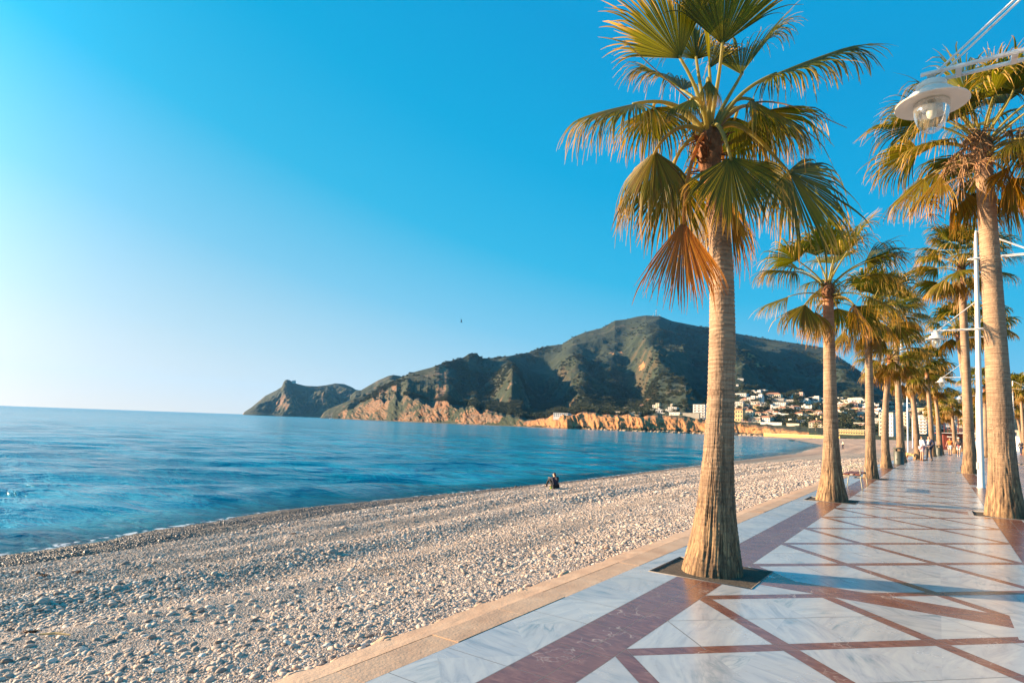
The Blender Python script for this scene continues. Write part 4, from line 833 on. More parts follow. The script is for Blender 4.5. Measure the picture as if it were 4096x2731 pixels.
for (px,py,top),lb in zip(((3632,1810,1235),(3609,1790,1330),(3651,1790,1480)),('white pole on the sand, middle of the three seen between trunks','white pole on the sand, leftmost of the three seen between trunks','white pole on the sand, rightmost of the three, beside the sixth palm')):
    c=on_z(px,py,-.2); hp=px_hub(px-12,top,c[0],c[1]); r=thing('flagpole',lb,'pole',(c[0],c[1],-.25),0,'white poles on the sand'); mb=MB(); mb.lathe([(.16,0),(.16,.05),(.085,.06),(.075,hp[2]*.5),(.05,hp[2]),(.0,hp[2]+.04)],12); part('pole',mb,[M_flag],r,True)
    mb=MB(); mb.lathe([(.0,0),(.08,.03),(.08,.1),(.0,.13)],10,(0,0,hp[2]+.02)); part('finial',mb,[M_flag],r)
# litter bins
M_bin=paint('bin_green',(.065,.075,.06),.42); M_bin_in=simple('bin_inside',(.02,.02,.02),.9)
def bin_(x,y,lb):
    r=thing('litter_bin',lb,'litter bin',(x,y,0),0,'green litter bins'); mb=MB(); mb.lathe([(.27,0),(.275,.03),(.262,.05),(.262,.74),(.272,.75),(.272,.775),(.25,.78),(.25,.70),(.01,.70)],32); b=part('body',mb,[M_bin],r,True); b.data.set_sharp_from_angle(angle=R(35))
    mb=MB(); mb.lathe([(.272,.92),(.278,.93),(.278,.985),(.255,1.0),(.20,1.0),(.19,.985),(.19,.90),(.25,.90),(.272,.92)],32); lid=part('lid',mb,[M_bin],r,True); lid.data.set_sharp_from_angle(angle=R(35))
    for a in(.5,2.1,3.64,5.24):
        mb=MB(); mb.box((.262*math.cos(a),.262*math.sin(a),.85),(.012,.11,.17),a); part('upright',mb,[M_bin],r)
    mb=MB(); mb.box((.262*math.cos(4.35),.262*math.sin(4.35),.30),(.012,.05,.07),4.35); part('lock_plate',mb,[M_bin_in],r); return r
b=on_z(3595,1858,0); bin_(b[0],b[1]+.25,'green cylindrical litter bin nearest, standing before the fifth palm trunk'); b=on_z(3756,1823,0); bin_(b[0],b[1]+.3,'farther green litter bin, standing before the eighth palm trunk')
# slatted bench with hoop ends, set along the kerb side
M_slat=simple('bench_slat',(.23,.075,.045),.5,14,.4); M_plate=simple('bench_plate',(.62,.58,.5),.4)
bx,by0,by1=-2.15,21.0,22.6; r=thing('bench','backless bench of three red slats on thin steel hoop legs between second and third palms','bench',(bx,by0,0))
for yy in(0,by1-by0):
    mb=MB(); P=np.array([(-.285,yy,0),(-.245,yy,.30),(-.225,yy,.56),(-.20,yy,.64),(-.13,yy,.675),(.13,yy,.675),(.20,yy,.64),(.225,yy,.56),(.245,yy,.30),(.285,yy,0)]); Q=[]
    for i in range(len(P)-1): Q+= [P[i]+(P[i+1]-P[i])*k/3 for k in range(3)]
    Q.append(P[-1]); mb.tube(Q,.0135,10); mb.tube([(-.24,yy,.405),(.24,yy,.405)],.012,8); part('hoop_leg',mb,[M_galv],r,True)
for k in(-1,0,1):
    mb=MB(); mb.box((k*.155,(by1-by0)/2,.438),(.128,by1-by0+.06,.042)); part('slat',mb,[M_slat],r)
mb=MB(); mb.box((0,-.0335,.438),(.07,.006,.026)); part('plate',mb,[M_plate],r)

# ============================================================ PEOPLE
def skin_mesh(name,J,E,mat,sub=2):
    """J: {key:(pos,radius or (rx,ry))}, E: edges; one smooth continuous surface"""
    keys=list(J); me=D.meshes.new(name); me.from_pydata([J[k][0] for k in keys],[(keys.index(a),keys.index(b)) for a,b in E],[]); me.update()
    o=D.objects.new(name,me); COL.objects.link(o); o.modifiers.new('s','SKIN'); sd=me.skin_vertices[0].data
    for i,k in enumerate(keys):
        r=J[k][1]; sd[i].radius=(r if isinstance(r,tuple) else (r,r)); sd[i].use_root=(i==0)
    o.modifiers.new('u','SUBSURF').levels=sub; o.modifiers['u'].render_levels=sub; bpy.context.view_layer.update()
    dg=bpy.context.evaluated_depsgraph_get(); ev=D.meshes.new_from_object(o.evaluated_get(dg)); D.objects.remove(o); D.meshes.remove(me)
    ev.name=name; ev.materials.clear(); ev.materials.append(mat)
    for p in ev.polygons: p.use_smooth=True
    return ev
M_skin=simple('skin',(.50,.27,.17),.5,20,.06)
_cm={}
def cloth(c):
    k=tuple(c)
    if k not in _cm: _cm[k]=simple('cloth_%02d'%len(_cm),c,.85,7,.2,.4)
    return _cm[k]
def hand(J,E,key,w,d,curl,side):
    """palm and five unequal fingers off wrist key; d = direction of the hand"""
    w=np.array(w,float); d=np.array(d,float)/np.linalg.norm(d); a=np.cross(d,[0,1,0.01]); a/=np.linalg.norm(a); c=np.array(curl,float)
    pm=w+d*.055; J[key+'palm']=(tuple(pm),(.036,.018)); E.append((key,key+'palm'))
    for k,(off,L) in enumerate(((-.03,.066),(-.01,.076),(.01,.072),(.029,.058))):
        p0=pm+d*.035+a*off; p1=p0+d*L*.55; p2=p1+(d*.6+c*.8)*L*.5
        for n_,p in(('a',p0),('b',p1),('c',p2)): J[f'{key}f{k}{n_}']=(tuple(p),.0085)
        E.extend([(key+'palm',f'{key}f{k}a'),(f'{key}f{k}a',f'{key}f{k}b'),(f'{key}f{k}b',f'{key}f{k}c')])
    t0=w+d*.03-a*.042*side; t1=t0+(d*.8-a*side*.4)*.045
    J[key+'ta']=(tuple(t0),.011); J[key+'tb']=(tuple(t1),.009); E.extend([(key,key+'ta'),(key+'ta',key+'tb')])
def person(label,loc,rz,pose,top,bottom,shoe,hair,long_sleeve=True,shorts=False,skirt=False,sex='m',group=None,hat=None,wrap=None,scale=1.,longhair=False,cat='person'):
    root=thing('person',label,cat,loc,rz,group); root.scale=(scale,)*3
    P=dict(pel=(0,0,.93),wst=(0,.0,1.08),chs=(0,.0,1.30),nck=(0,-.01,1.47),hd0=(0,.01,1.58),hd1=(0,.015,1.66),
        shl=(-.17,0,1.40),ell=(-.24,-.03,1.14),wrl=(-.25,.06,.92),shr=(.17,0,1.40),elr=(.24,-.03,1.14),wrr=(.25,.06,.92),
        hpl=(-.09,0,.90),knl=(-.11,.02,.49),anl=(-.12,-.01,.09),ftl=(-.13,.13,.04),hpr=(.09,0,.90),knr=(.11,.02,.49),anr=(.12,-.01,.09),ftr=(.13,.13,.04))
    P.update(pose); q={k:np.array(v,float) for k,v in P.items()}
    b=1.12 if sex=='m' else 1.; Rr=dict(pel=(.135*b,.10),wst=(.115*b*(1.08 if sex=='m' else .95),.085*b),chs=(.135*b,.095*b),nck=.05,hd0=(.068,.078),hd1=(.072,.085),shl=.052*b,ell=.040,wrl=.027,shr=.052*b,elr=.040,wrr=.027,hpl=.082,knl=.054,anl=.037,ftl=.032,hpr=.082,knr=.054,anr=.037,ftr=.032)
    body_e=[('pel','wst'),('wst','chs'),('chs','nck'),('nck','hd0'),('hd0','hd1'),('chs','shl'),('shl','ell'),('ell','wrl'),('chs','shr'),('shr','elr'),('elr','wrr'),('pel','hpl'),('hpl','knl'),('knl','anl'),('anl','ftl'),('pel','hpr'),('hpr','knr'),('knr','anr'),('anr','ftr')]
    J={k:(tuple(q[k]),(Rr[k] if isinstance(Rr[k],tuple) else Rr[k])) for k in q}
    fd=np.array([0,1.,0]) if 'face' not in pose else np.array(pose['face'],float); 
    if 'face' in J: J.pop('face')
    nose=q['hd0']+fd*.088; J['nose']=(tuple(nose),.012); J['chin']=(tuple(q['hd0']+fd*.055-np.array([0,0,.06])),.026)
    E=list(body_e)+[('hd0','nose'),('hd0','chin')]
    for s in'lr': hand(J,E,'wr'+s,q['wr'+s],q['wr'+s]-q['el'+s],(0,.7,-.2),1 if s=='l' else -1)
    link('body',skin_mesh('body',J,E,M_skin,1),root)
    for s in(-1,1):
        e=np.cross(fd,[0,0,1.]); mb=MB(); mb.lathe([(.0,-.008),(.008,0),(.0,.008)],6,tuple(q['hd1']+fd*.078+e*s*.027-np.array([0,0,.03]))); part('eye',mb,[cloth((.03,.025,.02))],root)
    def sub(name,ks,es,gr,mat):
        g=lambda r:tuple(x*1.0+gr for x in r) if isinstance(r,tuple) else r+gr
        link(name,skin_mesh(name,{k:(tuple(q[k]),g(Rr[k])) for k in ks},es,mat,1),root)
    tk=['pel','wst','chs','shl','shr']+(['ell','elr'] ); te=[('pel','wst'),('wst','chs'),('chs','shl'),('chs','shr')]
    if long_sleeve: tk+=['wrl','wrr']; te+=[('shl','ell'),('ell','wrl'),('shr','elr'),('elr','wrr')]
    else:
        q['ell_']=q['shl']*.5+q['ell']*.5; q['elr_']=q['shr']*.5+q['elr']*.5; Rr['ell_']=.046;Rr['elr_']=.046; tk=['pel','wst','chs','shl','shr','ell_','elr_']; te+=[('shl','ell_'),('shr','elr_')]
    sub('top',tk,te,.022,cloth(top))
    if shorts:
        for s in'lr': q['s'+s]=q['hp'+s]*.2+q['kn'+s]*.8; Rr['s'+s]=.066
        sub('shorts',['pel','hpl','sl','hpr','sr'],[('pel','hpl'),('hpl','sl'),('pel','hpr'),('hpr','sr')],.026,cloth(bottom))
    else: sub('trousers',['pel','hpl','knl','anl','hpr','knr','anr'],[('pel','hpl'),('hpl','knl'),('knl','anl'),('pel','hpr'),('hpr','knr'),('knr','anr')],.018,cloth(bottom))
    for s in'lr': link('shoe',skin_mesh('shoe',{'a':(tuple(q['an'+s]-np.array([0,0,.035])),.045),'h':(tuple(q['an'+s]*1.0+(q['an'+s]-q['ft'+s])*.3-np.array([0,0,.05])),.036),'f':(tuple(q['ft'+s]+(q['ft'+s]-q['an'+s])*.25),.038)},[('a','h'),('a','f')],cloth(shoe),1),root)
    if hair is not None:
        hj={'a':(tuple(q['hd1']-fd*.012+np.array([0,0,.025])),.086),'b':(tuple(q['hd0']-fd*.05),.066)}
        he=[('a','b')]
        if longhair: hj['c']=(tuple(q['nck']-fd*.07+np.array([0,0,.01])),.055); he.append(('b','c'))
        link('hair',skin_mesh('hair',hj,he,cloth(hair),1),root)
    if hat is not None:
        mb=MB(); c=q['hd1']; mb.lathe([(.105,.03),(.10,.07),(.07,.115),(.01,.125)],16,tuple(c)); mb.box(tuple(c+fd*.12+np.array([0,0,.035])),(.15,.12,.012),math.atan2(-fd[0],fd[1])); part('cap',mb,[cloth(hat)],root,True)
    if wrap is not None: 
        mb=MB(); mb.lathe([(.16,.93),(.175,.97),(.165,1.03)],16,(0,0,0)); mb.box((-.04,.16,.86),(.10,.03,.22)); part('tied_sweater',mb,[cloth(wrap)],root,True)
    return root
def ground(px,py,z=0.): c=on_z(px,py,z); return (c[0],c[1],z)
walk=dict(knl=(-.10,.16,.50),anl=(-.10,.12,.10),ftl=(-.10,.26,.07),knr=(.10,-.02,.49),anr=(.11,-.20,.13),ftr=(.11,-.08,.05),wrl=(-.25,-.12,.95),ell=(-.23,-.10,1.15),wrr=(.24,.20,.97),elr=(.23,.02,1.14))
person('woman in white cardigan and rose knee trousers talking beside the sixth palm',ground(3688,1842),R(-60),dict(wrl=(-.12,.24,1.02),ell=(-.22,.05,1.12),wrr=(.13,.25,1.0),elr=(.23,.05,1.12)),(.72,.71,.74),(.58,.36,.38),(.30,.14,.07),(.30,.15,.06),sex='f',shorts=True,scale=1.02,group='people strolling on the promenade')
person('bald man in open navy jacket and dark jeans standing next to the woman in white',ground(3717,1842),R(150),dict(wrl=(-.15,.10,.97),ell=(-.33,-.06,1.16),wrr=(.15,.10,.97),elr=(.33,-.06,1.16),anl=(-.17,-.01,.09),ftl=(-.21,.13,.04),anr=(.17,-.01,.09),ftr=(.21,.13,.04)),(.022,.035,.08),(.018,.03,.05),(.06,.045,.035),None,scale=1.05,group='people strolling on the promenade')
for o in [x for x in D.objects if x.get('label','').startswith('bald man')]:
    link('shirt',skin_mesh('shirt',{'a':((0,.055,1.06),(.10,.085)),'b':((0,.05,1.22),(.10,.08)),'c':((0,.04,1.38),(.06,.05))},[('a','b'),('b','c')],cloth((.42,.44,.46)),1),o)
person('walker in orange sleeveless top and pale shorts approaching on the promenade',ground(3800,1822),R(165),walk,(.72,.17,.03),(.62,.57,.50),(.10,.08,.07),(.22,.13,.06),long_sleeve=False,shorts=True,sex='f',scale=1.,group='people strolling on the promenade')
person('walker in dark top, white shorts and cap with a red sweater round the waist',ground(3836,1825),R(170),{k:(-v[0],v[1],v[2]) if False else v for k,v in walk.items()},(.05,.045,.05),(.72,.70,.66),(.66,.62,.55),None,long_sleeve=False,shorts=True,hat=(.75,.72,.62),wrap=(.55,.04,.03),group='people strolling on the promenade')
person('person in blue top half hidden by the slender palm trunk',ground(3905,1815),R(170),walk,(.06,.28,.52),(.10,.11,.14),(.1,.1,.1),(.12,.07,.04),sex='f',group='people strolling on the promenade')
person('person in pink top just right of the tall white lamp post',ground(3931,1815),R(-20),walk,(.62,.30,.30),(.03,.03,.04),(.1,.1,.1),(.06,.04,.03),group='people strolling on the promenade')
person('dark-clad walker with red shoes at the far right of the plaza',ground(4085,1819),R(150),dict(walk,wrl=(-.1,.28,1.2),ell=(-.24,.08,1.16)),(.025,.03,.045),(.03,.045,.09),(.60,.05,.04),(.30,.2,.12),group='people strolling on the promenade')
bz=-1.15; g=on_z(3372,1797,bz); person('tiny walker in white top and dark trousers far off on the open beach',(g[0],g[1],bz),R(110),walk,(.66,.60,.45),(.05,.05,.07),(.05,.05,.05),(.05,.04,.03),group='people strolling on the promenade' if False else None)
# seated figure on the shingle looking out to sea
def on_beach(px,py):
    for z in np.arange(-.6,-2.7,-.01):
        g=on_z(px,py,z); wl=np.interp(g[1],WL[:,1],WL[:,0]); inn=np.interp(g[1],IN[:,1],IN[:,0]); gz=float(beach_z(g[0],g[1],(inn-g[0])/(inn-wl)))
        if gz>=z: return g[0],g[1],gz
    return g
g=on_beach(2222,1954); sz_=g[2]+.02
sit=dict(pel=(0,0,.10),wst=(0,.03,.24),chs=(0,.06,.46),nck=(0,.09,.62),hd0=(-.02,.13,.73),hd1=(-.02,.135,.81),hpl=(-.09,.05,.11),knl=(-.13,.44,.46),anl=(-.14,.66,.10),ftl=(-.14,.80,.05),hpr=(.09,.05,.11),knr=(.13,.42,.46),anr=(.13,.60,.10),ftr=(.13,.74,.05),
    shl=(-.17,.06,.55),ell=(-.21,.30,.47),wrl=(-.10,.50,.50),shr=(.17,.06,.55),elr=(.21,.28,.45),wrr=(.08,.50,.49))
pr_=person('person in dark hooded jacket seated with arms around knees on the shingle, facing the sea',(g[0],g[1],sz_),R(68),sit,(.012,.018,.040),(.014,.015,.018),(.05,.05,.05),(.10,.035,.015),scale=.82,cat='person',longhair=True)
mb=MB(); c=np.array(on_beach(2204,1957))
t_=thing('drink_can','small yellow green object lying at the seated figure\'s feet','can',tuple(c+np.array([0,0,.06]))); mb.lathe([(.0,-.07),(.05,-.07),(.055,-.06),(.055,.06),(.04,.07),(0,.07)],12); o=part('can_body',mb,[simple('can_lime',(.45,.48,.05),.5)],t_,True); o.rotation_euler=(1.3,.2,.4)
# tan dog standing by the woman
g=ground(3640,1838); dg_=thing('dog','tan dog with brown patches standing on the paving beside the sixth palm','dog',(g[0],g[1],0),R(160)); Jd={'rump':((-.24,0,.40),(.075,.10)),'belly':((-.05,0,.39),(.07,.085)),'chest':((.17,0,.40),(.085,.115)),'neck':((.30,0,.52),.055),'head':((.37,0,.60),.058),'muz':((.48,0,.57),.030),'earl':((.34,.055,.64),.014),'earr':((.34,-.055,.64),.014),
 'tail1':((-.34,0,.46),.022),'tail2':((-.45,0,.56),.012)}
Ed=[('rump','belly'),('belly','chest'),('chest','neck'),('neck','head'),('head','muz'),('head','earl'),('head','earr'),('rump','tail1'),('tail1','tail2')]
for s,sy in(('l',.08),('r',-.08)):
    Jd.update({'st'+s:((-.26,sy,.30),.055),'ho'+s:((-.33,sy,.16),.024),'hp'+s:((-.29,sy,.03),.020),'ht'+s:((-.25,sy,.02),.022),'el'+s:((.19,sy,.26),.036),'wr'+s:((.20,sy,.13),.022),'fp'+s:((.20,sy,.02),.022)})
    Ed+=[('rump','st'+s),('st'+s,'ho'+s),('ho'+s,'hp'+s),('hp'+s,'ht'+s),('chest','el'+s),('el'+s,'wr'+s),('wr'+s,'fp'+s)]
t=NT('dog_fur'); M_fur=t.bsdf(t.mix(t.ramp(t.noise(t.obj(),4,3),[(.48,0),(.54,1)]),(.60,.36,.16),(.26,.11,.05)),.9) and t.m
link('body',skin_mesh('body',Jd,Ed,M_fur,1),dg_)

# washed-up bits on the shingle
M_weed=simple('dried_weed',(.11,.045,.018),.9,30,.5); M_wood=simple('driftwood',(.50,.34,.14),.8,12,.3)
for i,(px,py,lb) in enumerate(((173,2305,'clump of dried brown weed nearest the left edge of the shingle'),(1177,2139,'small reddish brown weed clump close to the waterline'),(118,2575,'brown weed scrap among the big stones at lower left'),(316,2293,'dark weed scrap just right of the left-hand clump'))):
    g=on_beach(px,py); r=thing('seaweed_clump',lb,'seaweed',g,0,'weed scraps on the shingle'); r.scale=(.5,.5,.5); mb=MB(); rs=np.random.default_rng(i)
    for k in range(26):
        a=rs.uniform(0,6.28); d=np.array([math.cos(a),math.sin(a),0]); p=rs.normal(size=3)*np.array([.07,.05,.01])+np.array([0,0,.03]); mb.tube([p,p+d*.05+UPV*rs.uniform(.01,.05),p+d*.12],[.006,.008,.003],4)
    part('fronds',mb,[M_weed],r)
g=on_beach(210,2652); r=thing('driftwood_stick','thin yellow driftwood stick lying on stones at lower left','driftwood',(g[0],g[1],g[2]+.035),.5); mb=MB(); mb.tube([(-.14,0,0),(0,.01,.015),(.15,-.01,.02)],[.008,.010,.006],7); part('stick',mb,[M_wood],r)
mb=MB(); mb.tube([(0,.01,.015),(.04,.05,.03)],[.005,.003],5); part('twig',mb,[M_wood],r)

# ============================================================ TOWN ON THE SLOPE
def stucco(name,c): 
    t=NT(name); o=t.pos(); col=t.mix(t.ramp(t.noise(o,.5,5),[(.3,0),(.7,1)]),tuple(x*.82 for x in c),c); t.bsdf(col,.85); return t.m
WALLS={'white':stucco('wall_white',(.74,.70,.64)),'cream':stucco('wall_cream',(.70,.59,.43)),'yellow':stucco('wall_yellow',(.62,.46,.22)),'pink':stucco('wall_pink',(.58,.40,.32)),'grey':stucco('wall_grey',(.42,.40,.36)),'stone':stucco('wall_stone',(.50,.44,.34))}
M_tile=simple('roof_tile',(.38,.17,.09),.85,3,.3); M_flat=stucco('roof_flat',(.52,.49,.44)); M_win=paint('window_dark',(.055,.065,.08),.25); M_yard=stucco('terrace_slab',(.48,.43,.36))
_wm={}
def win_mesh(w,h,arch=False):
    k=(round(w,1),round(h,1),arch)
    if k not in _wm:
        mb=MB()
        if arch:
            a=np.linspace(0,math.pi,9); pts=[(-k[0]/2,0),(k[0]/2,0)]+[(k[0]/2*math.cos(q),k[1]-k[0]/2+k[0]/2*math.sin(q)) for q in a]
            V=[(x,0,z) for x,z in pts]+[(x,.12,z) for x,z in pts]; n=len(pts); mb.add(V,[tuple(range(n))]+[(i,(i+1)%n,n+(i+1)%n,n+i) for i in range(n)])
        else: mb.box((0,.06,k[1]/2),(k[0],.12,k[1]))
        _wm[k]=mb.mesh('window',[M_win])
    return _wm[k]
def house(name,label,cat,c,Wd,Ht,Dp,rz,col,roof,floors,cols,group,arch=False,balc=False,base=0.,kind=0):
    """kind 0 plain box, 1 stepped top storey, 2 chimney/tower, 3 side wing"""
    r=thing(name,label,cat,(c[0],c[1],c[2]),rz,group); mb=MB(); mb.box((0,0,Ht/2-2),(Wd,Dp,Ht+4))
    if kind==1: mb.box((Wd*.18,Dp*.1,Ht+1.3),(Wd*.5,Dp*.6,2.6))
    if kind==2: mb.box((-Wd*.3,0,Ht+1.),(Wd*.16,Dp*.3,2.4)); mb.box((Wd*.33,0,Ht+.6),(Wd*.07,Wd*.07,1.6))
    if kind==3: mb.box((-Wd*.62,Dp*.12,Ht*.3-2),(Wd*.3,Dp*.7,Ht*.6+4))
    part('wall',mb,[WALLS[col]],r); mb=MB()
    if roof=='tile':
        e=.5; z0=Ht+.02; h=min(Wd,Dp)*.26; V=[(-Wd/2-e,-Dp/2-e,z0),(Wd/2+e,-Dp/2-e,z0),(Wd/2+e,Dp/2+e,z0),(-Wd/2-e,Dp/2+e,z0)]
        q=max(Wd-Dp,0)/2; V+=[(-q,0,z0+h),(q,0,z0+h)] if q>0 else [(-.01,0,z0+h),(.01,0,z0+h)]
        mb.add(V,[(0,1,5,4),(1,2,5),(2,3,4,5),(3,0,4),(3,2,1,0)]); part('roof',mb,[M_tile],r)
    else:
        mb.box((0,0,Ht+.17),(Wd+.5,Dp+.5,.3)); part('roof',mb,[M_flat if roof=='flat' else WALLS[col]],r)
    if floors*cols:
        fh=Ht/floors; ww=min(1.7,Wd/cols*.5); wh=fh*.52
        for f in range(floors):
            for k in range(cols):
                o=link('window',win_mesh(ww,wh,arch),r); o.location=((k+.5)/cols*Wd-Wd/2,-Dp/2-.06,f*fh+fh*.24)
            if balc: mb=MB(); mb.box((0,-Dp/2-.5,f*fh+.12),(Wd*.94,1.,.16)); mb.box((0,-Dp/2-.97,f*fh+.62),(Wd*.94,.06,.75)); part('balcony',mb,[WALLS[col]],r)
    return r
def zz(ox,oy,k,x0,y0,x1,y1): return (ox+x0*k,oy+y0*k,ox+x1*k,oy+y1*k)
B8=(2350,1560,.2126);B3=(2900,1500,.1913);Z4b=(3300,1500,.1913);Z1=(3550,1640,.17);K7_=(2200,1200,.5102)
